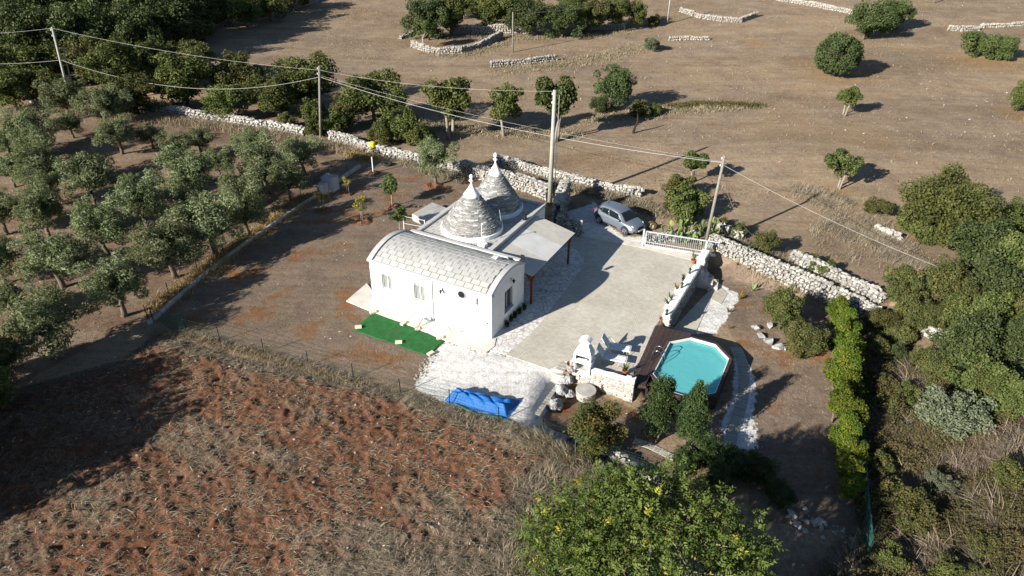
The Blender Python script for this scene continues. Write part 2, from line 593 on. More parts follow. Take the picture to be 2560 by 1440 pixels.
def ground_material():
    m, nt, out = newmat('dry_hillside_ground')
    p = pos(nt)
    z1 = N(nt, 'ShaderNodeAttribute', attribute_name='zone_a')
    z2 = N(nt, 'ShaderNodeAttribute', attribute_name='zone_b')
    s1 = N(nt, 'ShaderNodeSeparateColor')
    s2 = N(nt, 'ShaderNodeSeparateColor')
    nt.links.new(z1.outputs['Color'], s1.inputs[0])
    nt.links.new(z2.outputs['Color'], s2.inputs[0])
    nbig, nmid, nfine, nwee = noise(nt, p, .045, 6, .6), noise(nt, p, .35, 7, .65), noise(nt, p, 2.2, 8, .75), noise(nt, p, 9, 6, .7)
    edge = noise(nt, p, 1.6, 7, .75)

    def mask(src, lo=.4, hi=.6, k=.75):
        v = math_(nt, 'ADD', src, math_(nt, 'MULTIPLY', math_(nt, 'SUBTRACT', edge, .5), k))
        mr = N(nt, 'ShaderNodeMapRange')
        mr.interpolation_type = 'SMOOTHSTEP'
        mr.inputs[1].default_value, mr.inputs[2].default_value = lo, hi
        nt.links.new(v, mr.inputs[0])
        return mr.outputs[0]

    # dry meadow: grey-brown stubble, ochre drifts, bare earth spots
    meadow = ramp(nt, nmid, [(.30, (.185, .135, .096)), (.52, (.252, .188, .128)), (.72, (.295, .236, .162))])
    och = ramp(nt, nbig, [(.50, (0, 0, 0)), (.66, (1, 1, 1))])
    meadow = mixc(nt, math_(nt, 'MULTIPLY', och, .55), meadow, (.28, .195, .105))
    gry = ramp(nt, noise(nt, p, .12, 6, .7), [(.52, (0, 0, 0)), (.68, (1, 1, 1))])
    meadow = mixc(nt, math_(nt, 'MULTIPLY', gry, .5), meadow, (.225, .190, .152))
    # red field earth, grove floor, yard floor, scrub floor, white chippings
    red = ramp(nt, nfine, [(.3, (.060, .026, .015)), (.55, (.115, .046, .024)), (.75, (.17, .075, .038))])
    red = mixc(nt, ramp(nt, nmid, [(.5, (0, 0, 0)), (.7, (.8, .8, .8))]), red, (.155, .115, .085))
    grove = ramp(nt, nmid, [(.3, (.13, .080, .052)), (.5, (.185, .132, .092)), (.7, (.23, .178, .125))])
    yard = ramp(nt, nmid, [(.36, (.150, .112, .084)), (.52, (.195, .148, .110)), (.60, (.185, .110, .064)), (.70, (.225, .100, .038))])
    scrub = ramp(nt, nfine, [(.3, (.075, .055, .036)), (.7, (.16, .125, .08))])
    grav = ramp(nt, nfine, [(.28, (.49, .475, .45)), (.45, (.585, .57, .545)), (.7, (.66, .645, .62))])
    grav = mixc(nt, ramp(nt, nmid, [(.62, (0, 0, 0)), (.8, (.6, .6, .6))]), grav, (.45, .40, .34))
    col = mixc(nt, mask(s1.outputs[2]), meadow, grove)
    col = mixc(nt, mask(s2.outputs[0]), col, yard)
    col = mixc(nt, mask(s2.outputs[1]), col, scrub)
    col = mixc(nt, mask(s1.outputs[0]), col, red)
    col = mixc(nt, math_(nt, 'MULTIPLY', mask(s2.outputs[2], .25, .8, 1.2), .6), col, (.28, .175, .085))
    col = mixc(nt, mask(s1.outputs[1], .45, .53, 1.2), col, grav)
    # fine straw and grain
    g = ramp(nt, nwee, [(.3, (.52, .50, .48)), (.5, (1, 1, 1)), (.7, (1.4, 1.38, 1.34))])
    col = mixc(nt, .75, col, g, 'MULTIPLY')
    g2 = ramp(nt, nfine, [(.3, (.64, .62, .60)), (.5, (1, 1, 1)), (.7, (1.26, 1.24, 1.2))])
    col = mixc(nt, .7, col, g2, 'MULTIPLY')
    # faint tillage lines across the slope
    mp = N(nt, 'ShaderNodeMapping')
    mp.inputs['Rotation'].default_value = (0, 0, .16)
    mp.inputs['Scale'].default_value = (.10, 1.5, 1)
    nt.links.new(p, mp.inputs[0])
    st = noise(nt, mp.outputs[0], 1.0, 6, .7, .6)
    col = mixc(nt, .55, col, ramp(nt, st, [(.32, (.70, .68, .66)), (.5, (1, 1, 1)), (.68, (1.22, 1.2, 1.16))]), 'MULTIPLY')
    mp2 = N(nt, 'ShaderNodeMapping')
    mp2.inputs['Rotation'].default_value = (0, 0, -.3)
    mp2.inputs['Scale'].default_value = (.025, .09, 1)
    nt.links.new(p, mp2.inputs[0])
    bd = noise(nt, mp2.outputs[0], 1.0, 5, .55, .8)
    col = mixc(nt, .9, col, ramp(nt, bd, [(.35, (.80, .78, .75)), (.5, (1, 1, 1)), (.65, (1.14, 1.12, 1.06))]), 'MULTIPLY')
    # chips of limestone
    vo = N(nt, 'ShaderNodeTexVoronoi')
    vo.inputs['Scale'].default_value = 1.3
    vo.inputs['Randomness'].default_value = 1.0
    nt.links.new(p, vo.inputs['Vector'])
    chips = math_(nt, 'LESS_THAN', vo.outputs['Distance'], .075)
    some = ramp(nt, noise(nt, p, .5, 4, .7), [(.47, (0, 0, 0)), (.5, (1, 1, 1))])
    col = mixc(nt, math_(nt, 'MULTIPLY', chips, some), col, (.52, .47, .40))
    bmp = math_(nt, 'ADD', math_(nt, 'MULTIPLY', nfine, 1.0), math_(nt, 'MULTIPLY', nwee, .35))
    finish(nt, out, col, .98, .08, bmp, .75, .09)
    return m


MT['ground'] = ground_material()


def soil_material():
    m, nt, out = newmat('ploughed_red_soil')
    p = pos(nt)
    a = N(nt, 'ShaderNodeAttribute', attribute_name='tint')
    nf, nm, nw = noise(nt, p, 3.0, 8, .75), noise(nt, p, .45, 7, .7), noise(nt, p, 14, 5, .7)
    red = ramp(nt, nf, [(.28, (.070, .033, .020)), (.52, (.150, .066, .036)), (.75, (.215, .105, .060))])
    dry = ramp(nt, nf, [(.3, (.115, .080, .056)), (.7, (.205, .152, .106))])
    v = math_(nt, 'ADD', a.outputs['Fac'], math_(nt, 'MULTIPLY', math_(nt, 'SUBTRACT', nf, .5), .9))
    k = ramp(nt, v, [(.42, (0, 0, 0)), (.62, (1, 1, 1))])
    col = mixc(nt, k, red, dry)
    col = mixc(nt, .7, col, ramp(nt, nw, [(.25, (.6, .58, .56)), (.5, (1, 1, 1)), (.75, (1.25, 1.22, 1.2))]), 'MULTIPLY')
    finish(nt, out, col, .98, .05, math_(nt, 'ADD', nf, math_(nt, 'MULTIPLY', nw, .4)), .9, .10)
    return m


MT['soil'] = soil_material()


def courtyard_material():
    """small sandstone setts, too small to pick apart from here"""
    m, nt, out = newmat('courtyard_setts')
    tc = objco(nt)
    b = N(nt, 'ShaderNodeTexBrick')
    b.inputs['Scale'].default_value = 1.0
    b.inputs['Brick Width'].default_value = .24
    b.inputs['Row Height'].default_value = .12
    b.inputs['Mortar Size'].default_value = .011
    b.inputs['Mortar Smooth'].default_value = .3
    b.inputs['Color1'].default_value = (.545, .505, .415, 1)
    b.inputs['Color2'].default_value = (.46, .422, .345, 1)
    b.inputs['Mortar'].default_value = (.27, .25, .215, 1)
    nt.links.new(tc, b.inputs['Vector'])
    d = noise(nt, tc, .6, 7, .7)
    col = mixc(nt, ramp(nt, d, [(.45, (0, 0, 0)), (.75, (.6, .6, .6))]), b.outputs['Color'], (.58, .56, .50))
    d2 = noise(nt, tc, 3.0, 7, .7)
    col = mixc(nt, .7, col, ramp(nt, d2, [(.3, (.8, .79, .78)), (.5, (1, 1, 1)), (.7, (1.12, 1.12, 1.1))]), 'MULTIPLY')
    d3 = noise(nt, tc, .25, 5, .6)
    col = mixc(nt, .8, col, ramp(nt, d3, [(.3, (.84, .83, .82)), (.7, (1.1, 1.1, 1.1))]), 'MULTIPLY')
    h = math_(nt, 'SUBTRACT', math_(nt, 'MULTIPLY', d2, .3), b.outputs['Fac'])
    finish(nt, out, col, .85, .25, h, .5, .015)
    return m


MT['setts'] = courtyard_material()


def cobble_material():
    """irregular white crazy paving round the house"""
    m, nt, out = newmat('white_crazy_paving')
    p = pos(nt)
    v = N(nt, 'ShaderNodeTexVoronoi', feature='DISTANCE_TO_EDGE')
    v.inputs['Scale'].default_value = 2.6
    nt.links.new(p, v.inputs['Vector'])
    j = ramp(nt, v.outputs['Distance'], [(.02, (0, 0, 0)), (.06, (1, 1, 1))])
    f = noise(nt, p, 1.5, 7, .7)
    col = ramp(nt, f, [(.3, (.42, .39, .36)), (.5, (.62, .59, .55)), (.7, (.72, .70, .66))])
    col = mixc(nt, j, (.33, .30, .27), col)
    finish(nt, out, col, .9, .2, math_(nt, 'ADD', v.outputs['Distance'], math_(nt, 'MULTIPLY', f, .4)), .6, .04)
    return m


MT['cobble'] = cobble_material()


def water_material():
    m, nt, out = newmat('pool_water')
    t = N(nt, 'ShaderNodeBsdfTransparent')
    t.inputs[0].default_value = (.80, .98, .98, 1)
    g = N(nt, 'ShaderNodeBsdfGlossy')
    g.inputs['Roughness'].default_value = .04
    fr = N(nt, 'ShaderNodeFresnel')
    fr.inputs[0].default_value = 1.33
    bn = N(nt, 'ShaderNodeBump')
    bn.inputs['Strength'].default_value = .4
    bn.inputs['Distance'].default_value = .05
    nt.links.new(noise(nt, pos(nt), 3.0, 4, .6), bn.inputs['Height'])
    nt.links.new(bn.outputs[0], g.inputs['Normal'])
    nt.links.new(bn.outputs[0], fr.inputs['Normal'])
    sc_ = N(nt, 'ShaderNodeBsdfDiffuse')                 # light scattered back by the slightly cloudy water
    nt.links.new(bn.outputs[0], sc_.inputs['Normal'])
    sc_.inputs[0].default_value = (.20, .78, .78, 1)
    body_ = N(nt, 'ShaderNodeMixShader')
    body_.inputs[0].default_value = .45
    nt.links.new(t.outputs[0], body_.inputs[1])
    nt.links.new(sc_.outputs[0], body_.inputs[2])
    mx = N(nt, 'ShaderNodeMixShader')
    nt.links.new(fr.outputs[0], mx.inputs[0])
    nt.links.new(body_.outputs[0], mx.inputs[1])
    nt.links.new(g.outputs[0], mx.inputs[2])
    nt.links.new(mx.outputs[0], out.inputs[0])
    return m


MT['water'] = water_material()
MT['liner'] = mat('pool_liner', (.40, .84, .84), (.36, .78, .79), 1.2, .6, bump=0)
MT['liner_rim'] = mat('pool_coping', (.72, .70, .66), (.66, .64, .60), 2, .5, bump=0)


def carpaint():
    m, nt, out = newmat('silver_car_paint')
    b = finish(nt, out, (.17, .20, .235), .36, .5)
    b.inputs['Metallic'].default_value = .45
    b.inputs['Coat Weight'].default_value = .6
    b.inputs['Coat Roughness'].default_value = .06
    return m


MT['car'] = carpaint()
MT['carglass'] = mat('car_glass', (.012, .014, .016), (.010, .012, .014), 1, .06, spec=.6, bump=0)
MT['taillight'] = mat('red_lens', (.35, .01, .02), (.3, .01, .02), 5, .15, spec=.6, bump=0)
MT['headlight'] = mat('clear_lens', (.55, .57, .60), (.4, .42, .45), 12, .12, spec=.8, bump=0)

# ------------------------------------------------------------------ terrain
def spaced(lo, hi, step, grow, lim_lo, lim_hi):
    a = list(np.arange(lo, hi + 1e-6, step))
    s, x = step, hi
    while x < lim_hi:
        s *= grow
        x += s
        a.append(x)
    s, x = step, lo
    while x > lim_lo:
        s *= grow
        x -= s
        a.insert(0, x)
    return np.array(a)


def grid_mesh(name, xs, ys, zf, m, smooth=True, tint=None):
    X, Y = np.meshgrid(xs, ys)
    Z = zf(X, Y)
    v = np.stack([X.ravel(), Y.ravel(), Z.ravel()], 1)
    nx, ny = len(xs), len(ys)
    i = (np.arange(ny - 1)[:, None] * nx + np.arange(nx - 1)[None, :]).ravel()
    f = np.stack([i, i + 1, i + nx + 1, i + nx], 1)
    return npmesh(name, v, f, m, smooth, None if tint is None else tint(X, Y).ravel()), X, Y


xs = spaced(-30, 32, .24, 1.07, -1500, 1500)
ys = spaced(14, 54, .24, 1.05, -40, 1800)
gme, X, Y = grid_mesh('ground', xs, ys, hz, MT['ground'])
ground = tag(link('ground', gme), kind='structure')

FIELD = P0((300, 900), (385, 842), (430, 845), (640, 905), (1000, 978), (1120, 1015), (1340, 1075), (1420, 1150), (1310, 1280),
           (1270, 1420), (1270, 1700), (-900, 1700), (-900, 1150), (0, 985))
GROVE = P0((-700, 270), (330, 285), (760, 342), (880, 385), (790, 485), (380, 785), (0, 985), (-900, 1150))
YARD = P0((390, 795), (790, 490), (930, 400), (1080, 410), (1370, 500), (1230, 640), (924, 760), (1110, 870), (1040, 968), (460, 855))
GARDEN = P0((1770, 650), (1840, 650), (2190, 790), (2160, 1300), (1880, 1260), (1890, 900), (1800, 740))
BED = P0((1370, 1035), (1440, 930), (1590, 990), (1640, 1060), (1690, 1150), (1560, 1090), (1450, 1070))
SCRUB = P0((2120, 690), (2290, 790), (2500, 760), (2900, 800), (2900, 1700), (1800, 1700), (2150, 1260))
GRAV = [P0((1112, 852), (1240, 868), (1330, 885), (1425, 905), (1345, 1050), (1290, 1068), (1150, 1030), (1035, 968), (1075, 890)),
        P0((1300, 1060), (1340, 1035), (1460, 1080), (1560, 1095), (1690, 1170), (1680, 1200), (1560, 1145), (1430, 1115))] + \
       [[G0(*p, -LOW)[:2] for p in q] for q in (
           ((1800, 712), (1850, 735), (1835, 770), (1790, 835), (1740, 835), (1760, 770)),
           ((1835, 865), (1868, 900), (1888, 960), (1885, 1030), (1895, 1120), (1820, 1120), (1800, 1060), (1835, 980)))] + \
       [P0((1415, 530), (1490, 505), (1500, 545), (1560, 592), (1625, 592), (1745, 572), (1750, 598), (1618, 608), (1610, 622), (1455, 590))]
OCHRE = [(2110, 178, 95, 30), (2470, 152, 95, 22), (2100, 480, 40, 12), (1890, 108, 30, 14), (2548, 290, 40, 26)]


def zmask(poly, w):
    return sstep(-w, w, sdf(poly, X, Y))


def grove_f():
    return zmask(GROVE, 1.2)


red = zmask(FIELD, .6)
gravel = np.zeros(X.shape)
for q in GRAV:
    gravel = np.maximum(gravel, zmask(q, .8))
yard = np.maximum(zmask(YARD, .5), np.maximum(zmask(GARDEN, .5), zmask(BED, .3)))
scr = zmask(SCRUB, 1.5)
och = np.zeros(X.shape)
for cx, cy, rx, ry in OCHRE:
    c, e, n_ = G(cx, cy), G(cx + rx, cy), G(cx, cy - ry)
    och = np.maximum(och, 1.05 - .55 * np.hypot((X - c[0]) / abs(e[0] - c[0]), (Y - c[1]) / abs(n_[1] - c[1])))
for nm, chans in (('zone_a', (red, gravel, grove_f())), ('zone_b', (yard, scr, np.clip(och, 0, 1)))):
    at = gme.attributes.new(nm, 'FLOAT_COLOR', 'POINT')
    arr = np.ones((X.size, 4), np.float32)
    for i, c in enumerate(chans):
        arr[:, i] = c.ravel()
    at.data.foreach_set('color', arr.ravel())


# ploughed field: clods and furrows as real relief
def clods(x, y):
    d = sdf(FIELD, x, y)
    k = sstep(-.3, 1.2, d)
    # furrow direction follows the fence
    t = (x * .85 - y * -.52)
    s = (-x * .46 + y * .89)
    fur = np.sin(s * 3.6 + 2.0 * vnoise(x, y, 4.0, 9)) * .05
    rough = vnoise(x, y, .42, 21) * .12 + vnoise(x, y, .23, 22) * .15 + vnoise(x, y, .13, 26) * .07 + vnoise(x, y, 1.6, 23) * .14
    sharp = np.maximum(0, vnoise(x, y, .33, 25) - .6) * .3
    return hz(x, y) + np.where(d > -.35, k * (rough * .9 + sharp + fur + .02) - .035, -.4)


def dryness(x, y):
    t_, s_ = x * .89 - y * .46, x * .46 + y * .89          # along and across the old furrows
    return np.clip(-.05 + .78 * (vnoise(t_ * .35, s_, 1.5, 31) * .55 + vnoise(t_ * .5, s_, .7, 32) * .3 + vnoise(x, y, 3.0, 33) * .2) +
                   .5 * sstep(1.6, 0.0, sdf(FIELD, x, y)) + .3 * sstep(23, 17, y) * sstep(-13, -4, x), 0, 1)


fx0, fx1, fy0, fy1 = -31.0, 3.6, 14.0, 37.0
fme, _, _ = grid_mesh('ploughed_field', np.arange(fx0, fx1, .085), np.arange(fy0, fy1, .085), clods, MT['soil'], True, dryness)
bm = bmesh.new()
bm.from_mesh(fme)
bmesh.ops.delete(bm, geom=[v for v in bm.verts if v.co.z < -.3], context='VERTS')
bm.to_mesh(fme)
bm.free()
tag(link('ploughed_field', fme), kind='structure')


# ------------------------------------------------------------------ paved areas
def sheet(name, pts, z, m, rz=0.0, thick=.05, kind='structure'):
    pts = [np.asarray(p, float)[:2] for p in pts]
    c = np.mean(pts, 0)
    cs, sn = math.cos(-rz), math.sin(-rz)
    loc = [((p - c)[0] * cs - (p - c)[1] * sn, (p - c)[0] * sn + (p - c)[1] * cs) for p in pts]
    area = sum(loc[i - 1][0] * loc[i][1] - loc[i][0] * loc[i - 1][1] for i in range(len(loc)))
    if area < 0:
        loc = loc[::-1]
    o = MB().prism(loc, z - thick, z).build(name, m, None, loc=(c[0], c[1], 0), rot=(0, 0, rz))
    return tag(o, kind=kind) if kind else o


def curve_pts(pts, n=5):
    """Catmull-Rom through 2-D points"""
    p = [np.asarray(q, float) for q in pts]
    p = [p[0]] + p + [p[-1]]
    out = []
    for i in range(1, len(p) - 2):
        for k in range(n):
            t = k / n
            a, b, c, d = p[i - 1], p[i], p[i + 1], p[i + 2]
            out.append(.5 * ((2 * b) + (c - a) * t + (2 * a - 5 * b + 4 * c - d) * t * t + (3 * b - a - 3 * c + d) * t ** 3))
    out.append(p[-2])
    return out


A_ = G0(922, 648, 3.1)[:2]
B_ = G0(1229, 850, 0)[:2]
HU = (B_ - A_) / np.linalg.norm(B_ - A_)
HV = np.array([-HU[1], HU[0]])
HRZ = math.atan2(HU[1], HU[0])


def HL(u, v):
    return A_ + HU * u + HV * v


court = P0((1272, 890), (1371, 924), (1412, 903), (1447, 922), (1580, 962), (1640, 815), (1650, 800), (1741, 655), (1612, 617),
           (1457, 586), (1440, 580)) + [HL(5.5, 13.2), HL(5.5, 4.5), HL(8.9, 4.0), HL(8.9, -.5)]
sheet('courtyard', court, .03, MT['setts'], HRZ + .12)
edge_c = curve_pts(P0((1266, 886), (1337, 825), (1387, 760), (1430, 705), (1458, 662), (1452, 636), (1425, 618)), 5)
sheet('pergola_paving', edge_c + [HL(6.0, 10.5), HL(6.0, 4.3), HL(8.5, 4.0), HL(8.5, -.2)] + P0((1180, 868)), .036, MT['cobble'], 0, .05)
sheet('front_terrace', P0((866, 754), (917, 710)) + [HL(.4, .2), HL(8.9, .2)] + P0((1236, 868), (1215, 884), (1108, 851), (1050, 826), (935, 783)), .075, MT['concrete_pale'], 0, .1)
sheet('gate_threshold', P0((1452, 578), (1612, 609), (1750, 642), (1746, 656), (1610, 622), (1452, 590)), .042, MT['concrete_pale'], 0, .06)

LP = lambda *pts: [G0(*p, -LOW)[:2] for p in pts]
sheet('garden_path', LP((1758, 742), (1775, 727), (1800, 716), (1818, 735), (1803, 762), (1776, 748), (1738, 835), (1690, 840), (1668, 838)), -LOW + .03, MT['setts'], HRZ)

# paver rows: each paver a piece of the path it lies in
PAVER = MB().box(-.5, .5, -.5, .5, -.5, .5).mesh('paver', MT['paver'])


def paver_row(name, path, z, width, length, gap=.045):
    """path in world xy; pavers set across it"""
    path = [np.asarray(p, float) for p in path]
    fine = []
    for a, b in zip(path, path[1:]):
        k = max(1, int(np.linalg.norm(b - a) / .25))
        fine += [a + (b - a) * i / k for i in range(k)]
    path = fine + [path[-1]]
    base = MB()
    tot = 0
    seg = []
    for a, b in zip(path, path[1:]):
        seg.append((a, b, np.linalg.norm(b - a)))
        tot += seg[-1][2]
    root = None
    vs, fs = [], []
    L, R_ = [], []
    for i, p in enumerate(path):
        d = path[min(i + 1, len(path) - 1)] - path[max(i - 1, 0)]
        d = d / np.linalg.norm(d)
        n = np.array([-d[1], d[0]])
        L.append(p + n * (width / 2 + .02))
        R_.append(p - n * (width / 2 + .02))
    zz = lambda q: (float(hz(q[0], q[1])) if z is None else z)
    for q in L + R_:
        vs.append((q[0], q[1], zz(q) + .028))
    k = len(L)
    for i in range(k - 1):
        fs.append((i, i + 1, k + i + 1, k + i))
    root = tag(MB().add(vs, fs).build(name, MT['grout']), kind='structure')
    s = length / 2
    while s < tot:
        acc = 0
        for a, b, l in seg:
            if s <= acc + l:
                p = a + (b - a) * (s - acc) / l
                ang = math.atan2(b[1] - a[1], b[0] - a[0])
                break
            acc += l
        link('paver', PAVER, root, (p[0], p[1], zz(p) + .026 + random.uniform(0, .006)), (0, 0, ang + random.uniform(-.03, .03)),
             (length - gap, width * random.uniform(.94, 1.0), .03))
        s += length
    return root


bedge = P0((1412, 908), (1376, 962), (1338, 1028))
paver_row('border_path', bedge, None, .52, .26)
paver_row('border_path', P0((1345, 1040), (1400, 1056), (1460, 1078), (1500, 1086), (1545, 1090)), None, .42, .36)
paver_row('border_path', LP((1585, 1102), (1625, 1116), (1690, 1148)), None, .42, .36)
paver_row('pool_path', curve_pts(LP((1838, 868), (1853, 900), (1860, 940), (1857, 990), (1845, 1040), (1832, 1075), (1824, 1125)), 6), None, .62, .3)

# green carpet, held down by tuff blocks
CQ = [G0(*p)[:2] for p in ((882, 826), (936, 780), (1112, 853), (1070, 892))]


def carpet():
    n, m_ = 46, 22
    v = []
    for j in range(m_ + 1):
        for i in range(n + 1):
            a, b = i / n, j / m_
            p = (CQ[1] * (1 - a) + CQ[2] * a) * (1 - b) + (CQ[0] * (1 - a) + CQ[3] * a) * b
            e = .05 * (vnoise(np.array(a * 9 + b), np.array(b * 7), 1.0, 40) - .5)
            if i in (0, n) or j in (0, m_):
                p = p + e * 2
            z = .03 + .045 * max(0, float(vnoise(np.array(p[0] * 1.0), np.array(p[1] * 1.0), .45, 41)) - .45) + \
                .03 * math.exp(-((a - .62) / .02) ** 2) + .02 * math.exp(-((a - .35 - b * .1) / .02) ** 2)
            v.append((p[0], p[1], z))
    f = [(j * (n + 1) + i, j * (n + 1) + i + 1, (j + 1) * (n + 1) + i + 1, (j + 1) * (n + 1) + i) for j in range(m_) for i in range(n)]
    o = MB().add(v, f).build('artificial_turf', MT['carpet'], smooth=True)
    s = o.modifiers.new('solid', 'SOLIDIFY')
    s.thickness = .012
    s.offset = -1
    tag(o, 'green artificial turf mat laid in front of the white house', 'turf mat')


carpet()
BLK = MB().box(-.2, .2, -.12, .12, 0, .11).mesh('tuff_block', MT['brick'])
for px, py, rz, lab in ((933, 784, .5, 'tuff block at the far left corner of the green turf mat'),
                        (896, 821, .2, 'tuff block at the near left corner of the green turf mat'),
                        (1009, 812, 1.0, 'tuff block midway along the house side of the green turf mat'),
                        (1044, 826, .3, 'small tuff block beside the bucket, on the turf mat edge'),
                        (1100, 848, .3, 'tuff block at the far right corner of the green turf mat'),
                        (997, 859, .1, 'tuff block midway along the field side of the green turf mat'),
                        (1077, 887, .8, 'tuff block at the near right corner of the green turf mat')):
    p = G0(px, py)
    o = link('tuff_block', BLK, None, (p[0], p[1], .055), (0, 0, rz), (.75, .75, .9) if px == 1044 else None)
    tag(o, lab, 'block', 'blocks weighing down the turf mat')

# ------------------------------------------------------------------ the trullo house
house = empty('trullo_house', (A_[0], A_[1], 0), HRZ, 'white trullo house with two grey stone cones and a vaulted annex', 'house')
LN, DP, EV, RISE = 8.7, 4.15, 3.1, .60
RAD = (DP * DP / 4 + RISE * RISE) / (2 * RISE)
CZ = EV - (RAD - RISE)
HALF = math.asin(DP / 2 / RAD)


def arc(t, r=RAD):
    """t from -1 (front eave) to 1 (back eave)"""
    a = t * HALF
    return DP / 2 + r * math.sin(a), CZ + r * math.cos(a)


def wall_cells(mb, axis, at, thick, length, h0, h1, holes):
    """a wall with real openings; holes are (s0,s1,z0,z1)"""
    ss = sorted({0, length, *[h[0] for h in holes], *[h[1] for h in holes]})
    zs = sorted({h0, h1, *[h[2] for h in holes], *[h[3] for h in holes]})
    for i in range(len(ss) - 1):
        for j in range(len(zs) - 1):
            cs, cz = (ss[i] + ss[i + 1]) / 2, (zs[j] + zs[j + 1]) / 2
            if any(h[0] < cs < h[1] and h[2] < cz < h[3] for h in holes):
                continue
            if axis == 'u':
                mb.box(ss[i], ss[i + 1], at, at + thick, zs[j], zs[j + 1])
            else:
                mb.box(at, at + thick, ss[i], ss[i + 1], zs[j], zs[j + 1])


W1, W2, W3 = (.86, 1.62, 1.22, 2.42), (3.26, 4.06, 1.12, 2.40), (1.62, 2.62, 1.02, 2.44)
mb = MB()
wall_cells(mb, 'u', 0, .35, LN, -.3, EV, [W1, W2])
mb2 = MB()
wall_cells(mb2, 'v', LN - .35, .35, DP - .35, -.3, EV, [(W3[0] - .35, W3[1] - .35, W3[2], W3[3])])
for i, p in enumerate(mb2.v):
    mb2.v[i] = (p[0], p[1] + .35, p[2])
mb.add(mb2.v, mb2.f)
mb.box(0, .35, .35, DP, -.3, EV)
mb.box(.35, LN - .35, DP - .35, DP, -.3, EV)
for u0, u1 in ((0, .35), (LN - .35, LN)):
    mb.extr([arc(-1 + 2 * k / 20) for k in range(21)], 0, u0, u1)
mb.build('annex_wall', MT['plaster'], house)
# flat-roofed block under the cones
FU0, FU1, FV0, FV1, FZ = .5, 6.2, DP + .003, 12.35, 3.05
mb = MB().box(FU0, FU1, FV0, FV1, -.3, FZ)
mb.build('wall', MT['limewash'], house)
mb = MB()
for u0, u1, v0, v1, h in ((FU0 - .06, FU0 + .24, FV0 + .3, FV1 + .06, .2), (FU1 - .28, FU1 + .06, FV0 + .3, FV1 + .06, .22),
                          (FU0 + .24, FU1 - .28, FV1 - .2, FV1 + .06, .18)):
    mb.box(u0, u1, v0, v1, FZ - .02, FZ + h)
mb.build('parapet', MT['coping'], house, bevel=.02)

# vault roof: mortar bed, individual slabs, rims and cornice
roof = MB()
n = 24
pts_o = [arc(-1 + 2 * k / n, RAD + .03) for k in range(n + 1)]
pts_i = [arc(1 - 2 * k / n, RAD - .18) for k in range(n + 1)]
roof.extr(pts_o + pts_i, 0, .36, LN - .36)
roof_o = roof.build('vault_roof', MT['mortar'], house)
NR, TL = 12, .585
tile_me = MB().box(-.5, .5, -.5, .5, -.5, .5).mesh('roof_tile', MT['tile'])
al = 2 * HALF * RAD / NR
for r in range(NR):
    t = -1 + (2 * r + 1) / NR
    y, z = arc(t, RAD + .045)
    u = .37 - (TL / 2 if r % 2 else 0)
    while u < LN - .38:
        a, b = max(u, .37), min(u + TL, LN - .37)
        if b - a > .08:
            link('roof_tile', tile_me, roof_o, ((a + b) / 2, y, z + random.uniform(-.004, .004)),
                 (-t * HALF + random.uniform(-.008, .008), 0, random.uniform(-.006, .006)), (b - a - .034, al - .034, .05))
        u += TL
for u0, u1 in ((-.05, .30), (LN - .30, LN + .05)):
    po = [arc(-1.03 + 2.06 * k / n, RAD + .13) for k in range(n + 1)]
    pi_ = [arc(1.03 - 2.06 * k / n, RAD - .02) for k in range(n + 1)]
    MB().extr(po + pi_, 0, u0, u1).build('gable_coping', MT['coping'], house, bevel=.015)
mb = MB().box(-.08, LN + .08, -.13, .16, EV - .09, EV + .07)
mb.box(.3, LN - .3, DP - .12, DP + .16, EV - .02, EV + .26)
mb.build('cornice', MT['coping'], house, bevel=.015)
mb = MB().box(.31, LN - .31, DP + .165, DP + .30, EV - .05, EV + .1)
mb.build('gutter', MT['metal_grey'], house)

# flat roof slabs round the cones
CONES = ((3.45, 6.72, 1.98, 2.80, .62, 2.10), (3.3, 10.22, 1.86, 2.98, .70, 2.32))
flat = MB().box(FU0 + .24, FU1 - .28, FV0 + .3, FV1 - .2, FZ - .02, FZ + .03).build('flat_roof', MT['mortar'], house)
v, r = FV0 + .31, 0
while v < FV1 - .24:
    u = FU0 + .26 - (.25 if r % 2 else 0)
    while u < FU1 - .3:
        a, b = max(u, FU0 + .26), min(u + .5, FU1 - .3)
        c = ((a + b) / 2, v + .165)
        if b - a > .1 and v + .33 < FV1 - .2 and not any(math.hypot(c[0] - q[0], c[1] - q[1]) < q[2] - .2 for q in CONES):
            link('roof_tile', tile_me, flat, (c[0], c[1], FZ + .045), (random.uniform(-.01, .01), random.uniform(-.01, .01), 0),
                 (b - a - .032, .298, .045))
        u += .5
    v += .33
    r += 1


